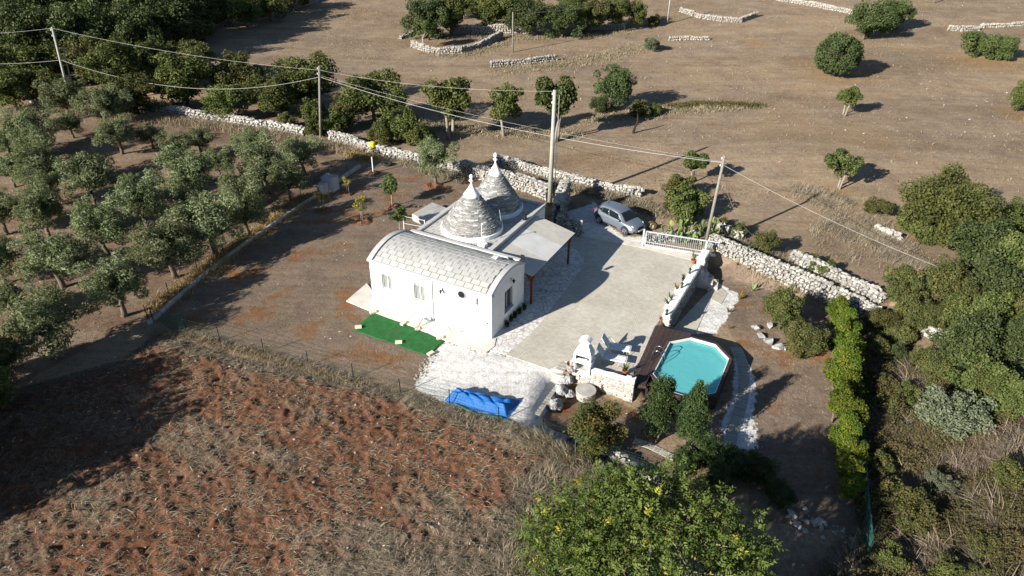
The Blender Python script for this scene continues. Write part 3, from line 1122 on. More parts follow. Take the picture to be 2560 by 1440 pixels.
# cones: drum, courses of thin slabs, white cap, pinnacle
def trullo_cone(cu, cv, rad, hc, fin, zcap):
    z0 = FZ + .03
    base = MB().lathe([(rad + .10, 0), (rad + .10, .30), (rad + .02, .36), (rad - .2, .37)], (0, 0, 0), 40)
    drum = base.build('cone_drum', MT['whitecap'], house, loc=(cu, cv, z0))
    for p in drum.data.polygons:
        p.use_smooth = False
    prof = lambda z: rad * (1 - z / hc) * (1 + .18 * (z / hc) * (1 - z / hc)) + .03
    core = MB().lathe([(max(prof(z) - .07, .02), .3 + z) for z in np.linspace(0, zcap, 10)], (0, 0, 0), 32)
    core.build('cone_core', MT['mortar'], house, loc=(cu, cv, z0))
    V, Fc, T = [], [], []
    z = 0.0
    while z < zcap:
        th = random.uniform(.05, .075)
        rr = prof(z)
        a = random.uniform(0, 1)
        end = a + 2 * PI
        while a < end:
            w = random.uniform(.14, .42)
            da = min(w / rr, end - a + .02)
            a0, a1 = a + .008 / rr, a + da - .008 / rr
            ro = rr + random.uniform(-.02, .025)
            ri = rr - .16
            zz = .34 + z + random.uniform(-.008, .008)
            t_ = th * random.uniform(.75, .98)
            drop = .03
            b0 = len(V)
            am = (a0 + a1) / 2
            for q, rq, hq in ((a0, ri, 0), (a1, ri, 0), (a1, ro, 0), (am, ro + .006, 0), (a0, ro, 0)):
                V.append((rq * math.cos(q), rq * math.sin(q), zz - (drop if rq > ri else 0)))
            for q, rq, hq in ((a0, ri, 0), (a1, ri, 0), (a1, ro, 0), (am, ro + .006, 0), (a0, ro, 0)):
                V.append((rq * math.cos(q), rq * math.sin(q), zz + t_ - (drop if rq > ri else 0)))
            tn = random.betavariate(2.2, 2.6)
            if random.random() < .06:
                tn = 1.0
            T += [tn] * 10
            Fc += [(b0 + 5, b0 + 7, b0 + 6), (b0 + 5, b0 + 9, b0 + 7), (b0 + 9, b0 + 8, b0 + 7)]
            Fc += [(b0 + 2, b0 + 7, b0 + 8), (b0 + 2, b0 + 8, b0 + 3), (b0 + 3, b0 + 8, b0 + 9), (b0 + 3, b0 + 9, b0 + 4),
                   (b0 + 1, b0 + 6, b0 + 7), (b0 + 1, b0 + 7, b0 + 2), (b0 + 4, b0 + 9, b0 + 5), (b0 + 4, b0 + 5, b0)]
            a += da
        z += th
    o = link('stone_courses', npmesh('stone_courses', np.array(V), np.array(Fc), MT['slab_stone'], False, T), house, (cu, cv, z0))
    tag(o, kind='stuff')
    r0 = prof(zcap) + .004
    cap = MB().lathe([(r0 - .02, zcap + .26), (r0, zcap + .36)] + [(r0 * (1 - s) ** 1.25 + .045 + .0 * s, zcap + .36 + (hc - zcap + .15) * s) for s in np.linspace(.1, 1, 8)], (0, 0, 0), 28)
    co = cap.build('white_cap', MT['whitecap'], house, smooth=True, loc=(cu, cv, z0))
    zt = zcap + .36 + hc - zcap + .15 - .02
    pr = [(.05, 0), (.06, fin * .15), (.16, fin * .28), (.17, fin * .33), (.06, fin * .42), (.055, fin * .5), (.12, fin * .6), (.135, fin * .74), (.12, fin * .86), (.06, fin * .97), (.01, fin)]
    MB().lathe(pr, (0, 0, zt), 14).build('pinnacle', MT['whitecap'], co, smooth=True)


for q in CONES:
    trullo_cone(*q)


# windows
def window(parent, o, s, nrm, w, h, bars=True, shutter=None):
    """o: lower left corner, s: along, nrm: outward"""
    o, s, nrm = Vector(o), Vector(s), Vector(nrm)
    up = Vector((0, 0, 1))
    fr = MB()
    ins = -nrm * .16
    for a, b in (((0, 0), (w, 0)), ((0, h), (w, h)), ((0, 0), (0, h)), ((w, 0), (w, h)), ((w * .5, 0), (w * .5, h))):
        fr.bar(o + ins + s * a[0] + up * a[1], o + ins + s * b[0] + up * b[1], .06, .06, nrm)
    win = fr.build('window', MT['metal_white'], parent)
    pn = MB()
    for k in (0, 1):
        a0, a1 = w * .5 * k + .035, w * .5 * (k + 1) - .035
        m_ = MB().add([o + ins - nrm * .012 + s * a0 + up * .03, o + ins - nrm * .012 + s * a1 + up * .03, o + ins - nrm * .012 + s * a1 + up * (h - .03), o + ins - nrm * .012 + s * a0 + up * (h - .03)], [(0, 1, 2, 3)])
        m_.build('pane', shutter if (shutter and k == 1) else (MT['blind'] if shutter else MT['glass']), win)
    sill = MB()
    c = o + s * w / 2 - up * .03 - nrm * .06
    sill.bar(c - s * (w / 2 + .06), c + s * (w / 2 + .06), .3, .05, up)
    sill.build('sill', MT['coping'], win)
    if bars:
        g = MB()
        for k in range(1, 8):
            x = w * k / 8
            g.tube([o - nrm * .04 + s * x + up * .0, o - nrm * .04 + s * x + up * h], .011, 5)
        for z_ in (.12, h - .12):
            g.tube([o - nrm * .04 + up * z_, o - nrm * .04 + s * w + up * z_], .012, 5)
        g.build('grille', MT['metal_white'] if bars != 'dark' else MT['black'], win)


window(house, (W1[0], 0, W1[2]), (1, 0, 0), (0, -1, 0), W1[1] - W1[0], W1[3] - W1[2], True, MT['blind'])
window(house, (W2[0], 0, W2[2]), (1, 0, 0), (0, -1, 0), W2[1] - W2[0], W2[3] - W2[2], True, MT['blind'])
window(house, (LN, W3[0], W3[2]), (0, 1, 0), (1, 0, 0), W3[1] - W3[0], W3[3] - W3[2], 'dark')
MB().tube([(4.62, -.07, 3.02), (4.62, -.07, .1)], .04, 8).box(4.54, 4.70, -.14, 0, 2.98, 3.10).build('downpipe', MT['metal_white'], house)


def wall_lamp(o, nrm, s):
    o, nrm, s = Vector(o), Vector(nrm), Vector(s)
    up = Vector((0, 0, 1))
    m_ = MB()
    m_.bar(o - up * .1, o + up * .1, .07, .03, nrm)
    m_.tube([o, o + nrm * .14 + up * .1, o + nrm * .2 + up * .02], .012, 6)
    c = o + nrm * .2 - up * .2
    m_.lathe([(.05, 0), (.085, .16), (.11, .17), (.02, .25)], c, 6)
    m_.build('wall_lamp', MT['black'], house)


wall_lamp((5.35, 0, 2.55), (0, -1, 0), (1, 0, 0))
wall_lamp((LN, 2.35, 2.98), (1, 0, 0), (0, 1, 0))
# fan unit sunk in the wall: dark round opening with a bright hub
m_ = MB()
prof = []
for r_, d_ in ((.25, -.02), (.26, -.06), (.22, -.06), (.21, .0)):
    prof.append((r_, d_))
ring = MB().lathe([(.23, 0), (.27, .0), (.27, .08), (.23, .08), (.23, 0)], (0, 0, 0), 24, cap=False)
fan = ring.build('vent_fan', MT['metal_grey'], house, loc=(6.72, -.002, 2.62), rot=(PI / 2, 0, 0))
MB().lathe([(.225, .02), (.225, .03)], (0, 0, 0), 24).build('fan_disc', MT['black'], fan)
bl = MB()
for k in range(6):
    a = k * PI / 3
    bl.bar((.05 * math.cos(a), .05 * math.sin(a), .045), (.2 * math.cos(a + .3), .2 * math.sin(a + .3), .045), .07, .008)
bl.lathe([(.04, .03), (.04, .07), (.01, .08)], (0, 0, 0), 10)
bl.build('fan_blade', MT['black'], fan)
m_ = MB().box(7.35, 7.75, -.2, -.003, 2.28, 2.72)
ac = m_.build('meter_box', MT['metal_white'], house, bevel=.015)
MB().box(7.42, 7.66, -.215, -.202, 2.34, 2.64).build('meter_grille', MT['metal_grey'], ac)
m_ = MB().box(7.5, 7.62, -.06, -.003, 1.52, 1.6).box(7.74, 7.86, -.06, -.003, 1.5, 1.57)
m_.build('socket_cover', MT['metal_grey'], house)
m_ = MB().tube([(8.38, -.05, .15), (8.35, -.05, 1.1)], .012, 6).tube([(8.35, -.06, 1.15), (8.27, -.08, 1.05)], .02, 6).box(8.28, 8.42, -.09, -.01, 1.08, 1.2)
m_.build('wall_tap', MT['metal_grey'], house)
# roof fittings
m_ = MB().box(5.1, 5.6, DP + .45, DP + .9, FZ + .06, FZ + .3)
ch = m_.build('chimney_block', MT['whitecap'], house, bevel=.02)
MB().tube([(5.3, DP + .65, FZ + .3), (5.3, DP + .65, FZ + 1.75)], .022, 8).tube([(5.3, DP + .65, FZ + 1.75), (5.42, DP + .6, FZ + 1.7)], .03, 6).build('vent_mast', MT['metal_white'], ch)
MB().box(6.0, 6.18, 9.2, 9.45, FZ + .2, FZ + .62).build('floodlight', MT['black'], house)
MB().box(8.45, 8.68, DP - .05, DP + .02, EV + .26, EV + .62).build('floodlight', MT['black'], house)
m_ = MB().tube([(7.35, 2.9, 3.60), (7.35, 2.9, 3.84)], .02, 6)
m_.box(7.15, 7.5, 2.75, 3.05, 3.83, 3.86)
m_.build('antenna', MT['metal_white'], house)
MB().tube([(5.15, 7.4, 4.6), (5.3, 7.35, 3.9), (5.42, 7.3, 3.15)], .018, 6).build('cable', MT['wire'], house)
m_ = MB().tube([(3.9, DP + .55, FZ + .09), (4.1, DP + .7, FZ + .1), (4.05, DP + .85, FZ + .1), (4.5, DP + 1.0, FZ + .1)], .03, 6)
m_.build('hose', MT['black'], house)

# ------------------------------------------------------------------ pergola
pg = empty('pergola', (*HL(9.0, 4.6), .03), HRZ, 'timber pergola with pale sheet roof against the right side of the house', 'pergola')
PX0, PX1, PY0, PY1 = -2.72, .22, -.35, 6.25
zr = lambda u: 2.93 - (u - PX0) * .218
sh = (PY1 - PY0) / 3
for k in range(3):
    y0, y1 = PY0 + sh * k + .006, PY0 + sh * (k + 1) - .006
    MB().extr([(PX0, zr(PX0)), (PX1, zr(PX1)), (PX1, zr(PX1) + .035), (PX0, zr(PX0) + .035)], 1, y0, y1).build(
        'roof_sheet', MT['sheet_pale'] if k == 1 else MT['sheet'], pg)
mb = MB().bar((.02, PY0 + .02, zr(.02) - .12), (.02, PY1 - .02, zr(.02) - .12), .12, .2)
mb.build('beam', MT['redwood'], pg)
mb = MB().bar((PX0 + .1, PY0 + .02, zr(PX0) - .1), (PX0 + .1, PY1 - .02, zr(PX0) - .1), .08, .16)
mb.build('beam', MT['redwood'], pg)
for k in range(8):
    y = PY0 + .1 + k * (PY1 - PY0 - .2) / 7
    MB().bar((PX0 + .05, y, zr(PX0) - .05), (PX1 - .03, y, zr(PX1) - .05), .07, .09).build('rafter', MT['redwood'], pg)
for y in (0.02, 5.85):
    ps = MB().box(-.06, .06, y - .06, y + .06, -.03, zr(0) - .2).build('post', MT['redwood'], pg)
    b = MB()
    for s in (-1, 1):
        b.bar((.0, y + s * .03, 1.55), (.0, y + s * .5, zr(0) - .2), .07, .07, (1, 0, 0))
    b.bar((-.03, y, 1.55), (-.5, y, zr(-.5) - .09), .07, .07, (0, 1, 0))
    b.build('brace', MT['redwood'], ps)
# cistern slab behind the house
cs = [G0(*p, .55)[:2] for p in ((1080, 506), (1030, 535), (1075, 556), (1130, 525))]
o = sheet('cistern', cs, .55, MT['concrete'], 0, .6, None)
tag(o, 'raised concrete cistern slab beside the back of the house', 'cistern')
c = np.mean(cs, 0)
hz_o = MB().box(.15, .75, -.75, -.25, .552, .60).build('hatch', MT['metal_grey'], o)

# ------------------------------------------------------------------ pool and deck
d64 = math.radians(64)
gp = np.array([7.92, 31.07])
pool_pts, ang, q = [], d64, gp.copy()
for ln_ in (3.39, 1.45, 1.45, 1.45, 3.39, 1.45, 1.45, 1.45):
    pool_pts.append(q.copy())
    q = q + ln_ * np.array([math.cos(ang), math.sin(ang)])
    ang -= PI / 4
PC = np.mean(pool_pts, 0)
ZR, ZB = .12, -LOW - .05


def grow(pts, d):
    out = []
    n_ = len(pts)
    for i in range(n_):
        a, b, c = pts[i - 1], pts[i], pts[(i + 1) % n_]
        e1, e2 = (b - a) / np.linalg.norm(b - a), (c - b) / np.linalg.norm(c - b)
        n1, n2 = np.array([-e1[1], e1[0]]), np.array([-e2[1], e2[0]])     # clockwise walk: left is outwards
        m_ = n1 + n2
        m_ /= np.linalg.norm(m_)
        out.append(b + m_ * d / max(.3, m_ @ n1))
    return out


pool = empty('swimming_pool', (PC[0], PC[1], ZB), 0, 'turquoise octagonal pool clad in dark timber beside the paved courtyard', 'swimming pool')
rel = lambda pts: [(p[0] - PC[0], p[1] - PC[1]) for p in pts]
inn, out_, lin = rel(pool_pts), rel(grow(pool_pts, .17)), rel(grow(pool_pts, -.03))
clad = rel(grow(pool_pts, .10))


def ringwall(mb, a, b, z0, z1):
    n_ = len(a)
    vs = [(*p, z) for z in (z0, z1) for p in a] + [(*p, z) for z in (z0, z1) for p in b]
    fs = []
    for i in range(n_):
        j = (i + 1) % n_
        fs += [(i, j, n_ + j, n_ + i), (2 * n_ + i, 3 * n_ + i, 3 * n_ + j, 2 * n_ + j),
               (n_ + i, n_ + j, 3 * n_ + j, 3 * n_ + i), (i, 2 * n_ + i, 2 * n_ + j, j)]
    mb.add(vs, fs)
    return mb


H_ = ZR - ZB
ringwall(MB(), inn, clad, 0, H_ - .05).build('liner_wall', MT['liner'], pool)
MB().prism(inn[::-1], .0, .40).build('liner_floor', MT['liner'], pool)
ringwall(MB(), rel(grow(pool_pts, .012)), rel(grow(pool_pts, -.045)), H_ - .16, H_ - .004).build('white_rim', MT['liner_rim'], pool)
for i in range(8):                                  # rim boards, one to each side
    j = (i + 1) % 8
    a, b, c, d = Vector((*inn[i], 0)), Vector((*inn[j], 0)), Vector((*out_[j], 0)), Vector((*out_[i], 0))
    k = .006
    quad = [a.lerp(b, k), b.lerp(a, k), c.lerp(d, k), d.lerp(c, k)]
    MB().prism([(p.x, p.y) for p in quad[::-1]], H_ - .045, H_).build('rim_board', MT['deckwood'], pool)
    # cladding boards of that side
    p0, p1 = np.array(clad[i]), np.array(clad[j])
    e = (p1 - p0) / np.linalg.norm(p1 - p0)
    nn = np.array([-e[1], e[0]])
    rows = 7
    for r in range(rows):
        z0 = .02 + r * (H_ - .08) / rows
        q0, q1 = p0 + nn * .014, p1 + nn * .014
        MB().bar((*q0, z0 + .07), (*q1, z0 + .07), .028, (H_ - .08) / rows - .018, (0, 0, 1)).build('cladding_board', MT['deckwood'], pool)
MB().add([(*p, H_ - .2) for p in lin[::-1]], [tuple(range(8))]).build('water', MT['water'], pool)
lad = MB()
ldir = np.array([math.cos(d64), math.sin(d64)])
lout = np.array([-ldir[1], ldir[0]])
for s in (-.25, .25):
    m0 = np.array(inn[0]) + ldir * (1.5 + s)
    P_ = lambda o_, z: (*(m0 + lout * o_), H_ + z)
    lad.tube([P_(.45, -.02), P_(.45, .45), P_(.36, .62), P_(.2, .68), P_(0, .62), P_(-.12, .4), P_(-.16, 0), P_(-.18, -.9)], .021, 8)
for z in (-.3, -.55, -.8):
    a0, a1 = np.array(inn[0]) + ldir * 1.25 - lout * .17, np.array(inn[0]) + ldir * 1.75 - lout * .17
    lad.bar((*a0, H_ + z), (*a1, H_ + z), .06, .03)
lad.build('ladder', MT['chrome'], pool, smooth=True)
deck_poly = [np.array(p) for p in ((8.86, 35.85), (10.95, 34.95), (10.62, 34.72))] + [np.array(p) + PC for p in (out_[1], out_[0])] + \
            [np.array((7.42, 30.05)), np.array((6.53, 30.15))]
deck = empty('pool_deck', (7.9, 32.6, -LOW), 0, 'dark timber deck along the courtyard side of the pool', 'deck')
dd, dn = np.array([math.cos(math.radians(67)), math.sin(math.radians(67))]), None
dn = np.array([dd[1], -dd[0]])
o0 = np.array([6.53, 30.15])
tt = [(p - o0) @ dn for p in deck_poly]
ss_ = [(p - o0) @ dd for p in deck_poly]
t = min(tt) + .02
PW = .145
while t < max(tt) - .05:
    tc = t + PW / 2
    xs_ = []
    for i in range(len(deck_poly)):
        j = (i + 1) % len(deck_poly)
        if (tt[i] - tc) * (tt[j] - tc) < 0:
            w = (tc - tt[i]) / (tt[j] - tt[i])
            xs_.append(ss_[i] + w * (ss_[j] - ss_[i]))
    xs_.sort()
    for a, b in zip(xs_[::2], xs_[1::2]):
        if b - a < .1:
            continue
        cuts = [a]
        if b - a > 2.6:
            cuts.append(a + (b - a) * random.uniform(.35, .65))
        cuts.append(b)
        for c0, c1 in zip(cuts, cuts[1:]):
            p0, p1 = o0 + dd * (c0 + .003) + dn * tc, o0 + dd * (c1 - .003) + dn * tc
            zt = .085 + random.uniform(-.003, .003)
            MB().bar((p0[0] - 7.9, p0[1] - 32.6, zt + LOW), (p1[0] - 7.9, p1[1] - 32.6, zt + LOW), PW - .012, .035).build('plank', MT['deckwood'], deck)
    t += PW
for p in ((8.8, 35.6), (10.6, 34.85), (7.5, 30.2), (6.7, 30.3), (7.0, 31.4), (9.0, 35.0)):
    MB().box(p[0] - 7.95, p[0] - 7.85, p[1] - 32.65, p[1] - 32.55, 0, LOW + .06).build('post', MT['deckwood'], deck)
a, b = np.array((7.42, 30.05)), np.array((6.53, 30.15))
for p0, p1 in ((b, a), (deck_poly[0], deck_poly[1]), (deck_poly[0], b)):
    MB().bar((p0[0] - 7.9, p0[1] - 32.6, LOW - .02), (p1[0] - 7.9, p1[1] - 32.6, LOW - .02), .04, .16).build('fascia_board', MT['deckwood'], deck)


# ------------------------------------------------------------------ walls of the courtyard
STONE_ME = []
for i, (v_, f_) in enumerate(STONES):
    STONE_ME.append({k: MB().add(v_, f_).mesh('stone', MT[k]) for k in ('limestone', 'facing', 'rock')})


def stone(kind, parent, c, size, rz=0.0, name='stone', tilt=.12):
    return link(name, random.choice(STONE_ME)[kind], parent, c, (random.uniform(-tilt, tilt), random.uniform(-tilt, tilt), rz), size)


def face_stones(parent, a, b, z0, z1, nrm, size, kind, depth=.09):
    """rough stones set in a wall face from a to b (xy), between heights"""
    a, b = np.asarray(a, float), np.asarray(b, float)
    L = np.linalg.norm(b - a)
    e = (b - a) / L
    rz = math.atan2(e[1], e[0])
    z = z0
    while z < z1 - .06:
        h = min(size * random.uniform(.6, .95), z1 - z)
        if z1 - z - h < .1:
            h = z1 - z
        s = 0
        while s < L - .04:
            w = min(size * random.uniform(.7, 1.6), L - s)
            p = a + e * (s + w / 2) + np.asarray(nrm) * random.uniform(-.03, .02)
            stone(kind, parent, (p[0], p[1], z + h / 2), (w * .96, depth * 2, h * .96), rz + random.choice((0, PI)), tilt=.05)
            s += w
        z += h


def lowwall(name, label, a, b, w, top, bot, nrm, kind, size=.26, facing=None):
    """rendered white core with a stone face on its outer side"""
    a, b = np.asarray(a, float)[:2], np.asarray(b, float)[:2]
    e = (b - a) / np.linalg.norm(b - a)
    n_ = np.asarray(nrm, float)
    root = empty(name, (*((a + b) / 2), bot), 0, label, 'wall')
    c = (a + b) / 2
    # limewashed body with an uneven top
    L = np.linalg.norm(b - a)
    k = max(2, int(L / .35))
    vs, fs = [], []
    for i in range(k + 1):
        p = a + e * L * i / k - c
        j0, j1 = random.uniform(-.025, .025), random.uniform(-.025, .025)
        hh = top - bot + random.uniform(-.02, .02)
        for q, z in ((p, 0), (p, hh - .04), (p + n_ * (.05 + j0), hh), (p + n_ * (w - .05 + j1), hh), (p + n_ * w, hh - .04), (p + n_ * w, 0)):
            vs.append((*q, z))
    for i in range(k):
        for j in range(5):
            o_ = i * 6 + j
            fs.append((o_, o_ + 1, o_ + 7, o_ + 6))
    fs += [tuple(range(6)), tuple(range(k * 6 + 5, k * 6 - 1, -1))]
    if facing is None:
        MB().add(vs, fs).build('wall_body', MT['limewash'], root)
    else:                                               # joints below, rendered white crown above
        lo, hi = MB(), MB()
        cut = facing - bot - .02
        lo.add([(x, y, min(z, cut)) for x, y, z in vs], fs).build('wall_body', MT['concrete'], root)
        hi.add([(x, y, max(z, cut + .004)) for x, y, z in vs], fs).build('wall_crown', MT['limewash'], root)
    if facing:
        f0 = a + n_ * (w - .01) - c
        f1 = b + n_ * (w - .01) - c
        face_stones(root, f0, f1, .0, (facing - bot), n_, size, kind)
    return root


wa, wb = G0(1733, 676, 0)[:2], G0(1653, 803, 0)[:2]
wd = (wb - wa) / np.linalg.norm(wb - wa)
wn_ = np.array([-wd[1], wd[0]])
if wn_[0] < 0:
    wn_ = -wn_
lowwall('garden_wall', 'long white-topped low wall between the courtyard and the lower garden', wa, wb, .5, .55, -LOW, wn_, 'limestone', .27, .30)
lowwall('gate_pier', 'short white stone pier where the low wall meets the gate', G0(1752, 645, 0), G0(1739, 668, 0), .55, .75, -LOW, wn_, 'limestone', .3, .6)
ba, bb = G0(1482, 931, 0)[:2], G0(1566, 955, 0)[:2]
be = (bb - ba) / np.linalg.norm(bb - ba)
bn_ = np.array([be[1], -be[0]])
lowwall('barbecue_wall', 'white-topped retaining wall of pinkish stone behind the round basin', ba, bb, .34, .42, -LOW, bn_, 'facing', .30, .30)
lowwall('wall_pier', 'square white pier ending the pinkish stone wall by the deck', bb, bb + be * .52, .42, .56, -LOW, bn_, 'facing', .28, .35)
lowwall('barbecue_plinth', 'rough stone plinth carrying the white barbecue', ba - be * 1.12, ba - be * .01, .36, .0, -LOW, bn_, 'facing', .26, -.1)

# steps down to the garden
st0 = G0(1746, 678, 0)[:2]
st1 = G0(1786, 715, -LOW)[:2]
sd = (st1 - st0) / np.linalg.norm(st1 - st0)
steps = empty('garden_steps', (*st0, -LOW), math.atan2(sd[1], sd[0]), 'flight of stone steps from the courtyard down to the lower garden', 'steps')
for k in range(4):
    MB().box(k * .36, k * .36 + .39, -.6, .6, -.1, LOW - .05 - k * .22).build('step', MT['concrete_pale'], steps, bevel=.015)
for i, (px, py, s, lab) in enumerate(((1766, 682, .42, 'topmost boulder on the garden side of the steps'), (1774, 692, .38, 'second boulder down on the garden side of the steps'),
                                      (1786, 703, .4, 'boulder at the foot of the steps, garden side'), (1762, 713, .34, 'boulder at the foot of the steps, courtyard side'),
                                      (1771, 724, .36, 'boulder on the path edge just below the steps'))):
    p = G0(px, py, -LOW + .5 - .1 * i)
    o = stone('facing', None, (p[0], p[1], float(hz(p[0], p[1])) + max(.12, .45 - .12 * i)), (s, s * .8, max(.3, .9 - .2 * i)), i, 'boulder')
    tag(o, lab, 'boulder', 'boulders beside the steps')
p = G(1773, 626)
tag(stone('rock', None, (p[0], p[1], p[2] + .35), (.9, .7, .75), .4, 'boulder'), 'large squared grey block behind the right end of the gate', 'boulder')
p = G(1775, 648)
tag(MB().box(-.32, .32, -.1, .1, 0, .12).build('white_beam', MT['whitecap'], None, loc=(p[0], p[1], p[2] + .3), rot=(0, 0, -.2)), 'short white beam lying beside the gate pier', 'beam')

# rocks along the bed
for i, (px, py, sx, sy, sz, rz, lab) in enumerate(((1385, 1022, .95, .62, .62, .9, 'pale boulder at the lowest end of the rock row, by the paver corner'),
                                                   (1400, 985, .85, .6, .6, .9, 'smooth grey boulder second from the low end of the rock row'),
                                                   (1408, 962, .6, .5, .55, .4, 'dark pitted rock in the middle of the rock row'),
                                                   (1420, 940, .62, .5, .6, 1.2, 'craggy grey rock above the middle of the rock row'),
                                                   (1432, 925, .6, .5, .65, .2, 'jagged rock at the top of the rock row beside the barbecue'),
                                                   (1425, 990, .5, .4, .35, .1, 'flat slab leaning behind the rock row'))):
    p = G(px, py)
    o = link('boulder', None, None)
    bpy.data.objects.remove(o)
    bm = bmesh.new()
    bmesh.ops.create_icosphere(bm, subdivisions=3, radius=.5)
    for v in bm.verts:
        c = v.co
        k = .5 + .8 * float(vnoise(np.array(c.x * 2 + c.z * 1.3), np.array(c.y * 2 - c.z * 1.1), .42, 60 + i)) + .14 * float(vnoise(np.array(c.x + c.z), np.array(c.y - c.z), .12, 80 + i))
        v.co = c * k
    me = bpy.data.meshes.new('boulder')
    bm.to_mesh(me)
    bm.free()
    me.materials.append(MT['rock'])
    o = link('boulder', me, None, (p[0], p[1], p[2] + sz * .36), (.1, .1, rz), (sx * 1.15, sy * 1.15, sz * 1.15))
    tag(o, lab, 'boulder', 'rocks edging the planted bed')
for i, (px, py, s, lab) in enumerate(((1883, 819, .3, 'smallest stone, left tip of the ring round the garden tree'), (1894, 822, .45, 'upper left stone of the ring round the garden tree'),
                                      (1901, 843, .5, 'left stone of the ring round the garden tree'), (1918, 857, .6, 'lower left stone of the ring round the garden tree'),
                                      (1943, 873, .6, 'lowest stone of the ring round the garden tree'), (1926, 818, .5, 'uppermost stone of the ring round the garden tree'),
                                      (1957, 873, .4, 'right-hand stone at the bottom of the ring round the garden tree'))):
    p = G(px, py)
    tag(stone('rock', None, (p[0], p[1], p[2] + s * .25), (s * 1.2, s, s * .75), i * .8, 'boulder'), lab, 'boulder', 'stones ringed round the garden tree')
p = G(1630, 1078)
tag(stone('limestone', None, (p[0], p[1], p[2] + .3), (.6, .5, .8), .3, 'boulder'), 'upright white rock at the foot of the dark laurels', 'boulder')

# round basin
p = G0(1465, 976, -.5)
bs = empty('stone_basin', (p[0], p[1], float(hz(p[0], p[1]))), 0, 'round grey stone basin lid below the pinkish wall', 'basin')
hb = -.5 - float(hz(p[0], p[1]))
MB().lathe([(.53, -.1), (.55, hb - .08), (.56, hb)], (0, 0, 0), 36).build('drum', MT['facing'], bs)
MB().lathe([(.55, hb + .002), (.57, hb + .012), (.57, hb + .055), (.54, hb + .065)], (0, 0, 0), 36).build('lid', MT['concrete'], bs)
p = G(1502, 985)
tp = empty('garden_tap', p, .6, 'rusty standpipe tap between the basin and the stone wall', 'tap')
MB().tube([(0, 0, 0), (0, 0, .75)], .02, 6).build('pipe', MT['black'], tp)
MB().tube([(-.3, -.1, .25), (0, 0, .35), (.08, 0, .62)], .025, 6).build('spout', MT['terracotta'], tp)

# barbecue
pb = ba - be * .56 + bn_ * .1
bq = empty('barbecue', (*pb, .0), math.atan2(be[1], be[0]), 'white masonry barbecue with rounded chimney hood beside the rocks', 'barbecue')
m_ = MB()
m_.box(-.5, -.38, -.32, .36, 0, .78).box(.38, .5, -.32, .36, 0, .78).box(-.38, .38, .24, .36, 0, .78)
m_.box(-.56, .56, -.42, .38, .78, .88)
m_.build('stand', MT['whitecap'], bq, bevel=.015)
m_ = MB().box(-.5, -.40, -.30, .34, .882, 1.22).box(.40, .5, -.30, .34, .882, 1.22).box(-.40, .40, .24, .34, .882, 1.22)
m_.build('firebox', MT['whitecap'], bq)
hood = MB()
lv = [(.5, -.32, .36, 1.222), (.5, -.30, .36, 1.32), (.34, -.16, .32, 1.62), (.24, -.06, .28, 1.78), (.23, -.05, .28, 2.0)]
vs = [(s * w, y, z) for w, y0, y1, z in lv for s, y in ((-1, y0), (1, y0), (1, y1), (-1, y1))]
fs = [(i * 4 + j, i * 4 + (j + 1) % 4, i * 4 + 4 + (j + 1) % 4, i * 4 + 4 + j) for i in range(4) for j in range(4)] + [(3, 2, 1, 0), (16, 17, 18, 19)]
hood.add(vs, fs).build('hood', MT['whitecap'], bq, bevel=.012)
cp = MB()
prof = [(-.33 + .66 * k / 10, 2.06 + .17 * math.sin(PI * k / 10)) for k in range(11)]
prof2 = [(.27 - .54 * k / 10, 2.02 + .13 * math.sin(PI * k / 10)) for k in range(11)]
cp.extr(prof + prof2, 1, -.14, .36)
cp.box(-.23, -.17, -.05, .28, 2.002, 2.07).box(.17, .23, -.05, .28, 2.002, 2.07)
cp.build('chimney_cap', MT['whitecap'], bq)
MB().box(-.395, .395, .215, .236, .884, 1.20).build('dark_back', MT['char'], bq)  # dark panel set inside so the firebox opening reads dark
gr = MB()
for k in range(25):
    gr.bar((-.37 + k * .031, -.24, 1.0), (-.37 + k * .031, .2, 1.0), .007, .007)
gr.build('grill', MT['black'], bq)
ash = MB()
for k in range(14):
    ash.hull((random.uniform(-.32, .32), random.uniform(-.1, .18), .90), (.10, .09, .04), k)
ash.build('charcoal', MT['char'], bq)
MB().box(-.37, .37, -.3, .22, .2, .26).build('shelf', MT['coping'], bq)
p = G0(1428, 912, .4)
pt = empty('terracotta_bowl', (p[0], p[1], float(hz(p[0], p[1]))), 0, 'rusty brown fire bowl on a stand left of the barbecue', 'bowl')
zz = .5 - float(hz(p[0], p[1]))
MB().lathe([(.05, zz - .18), (.2, zz - .12), (.26, zz), (.24, zz), (.18, zz - .09), (.02, zz - .13)], (0, 0, 0), 18).build('bowl', MT['terracotta'], pt)
st = MB()
for k in range(3):
    a = k * 2.1
    st.tube([(.1 * math.cos(a), .1 * math.sin(a), zz - .15), (.2 * math.cos(a), .2 * math.sin(a), 0)], .02, 6)
st.build('stand', MT['pot_dark'], pt)


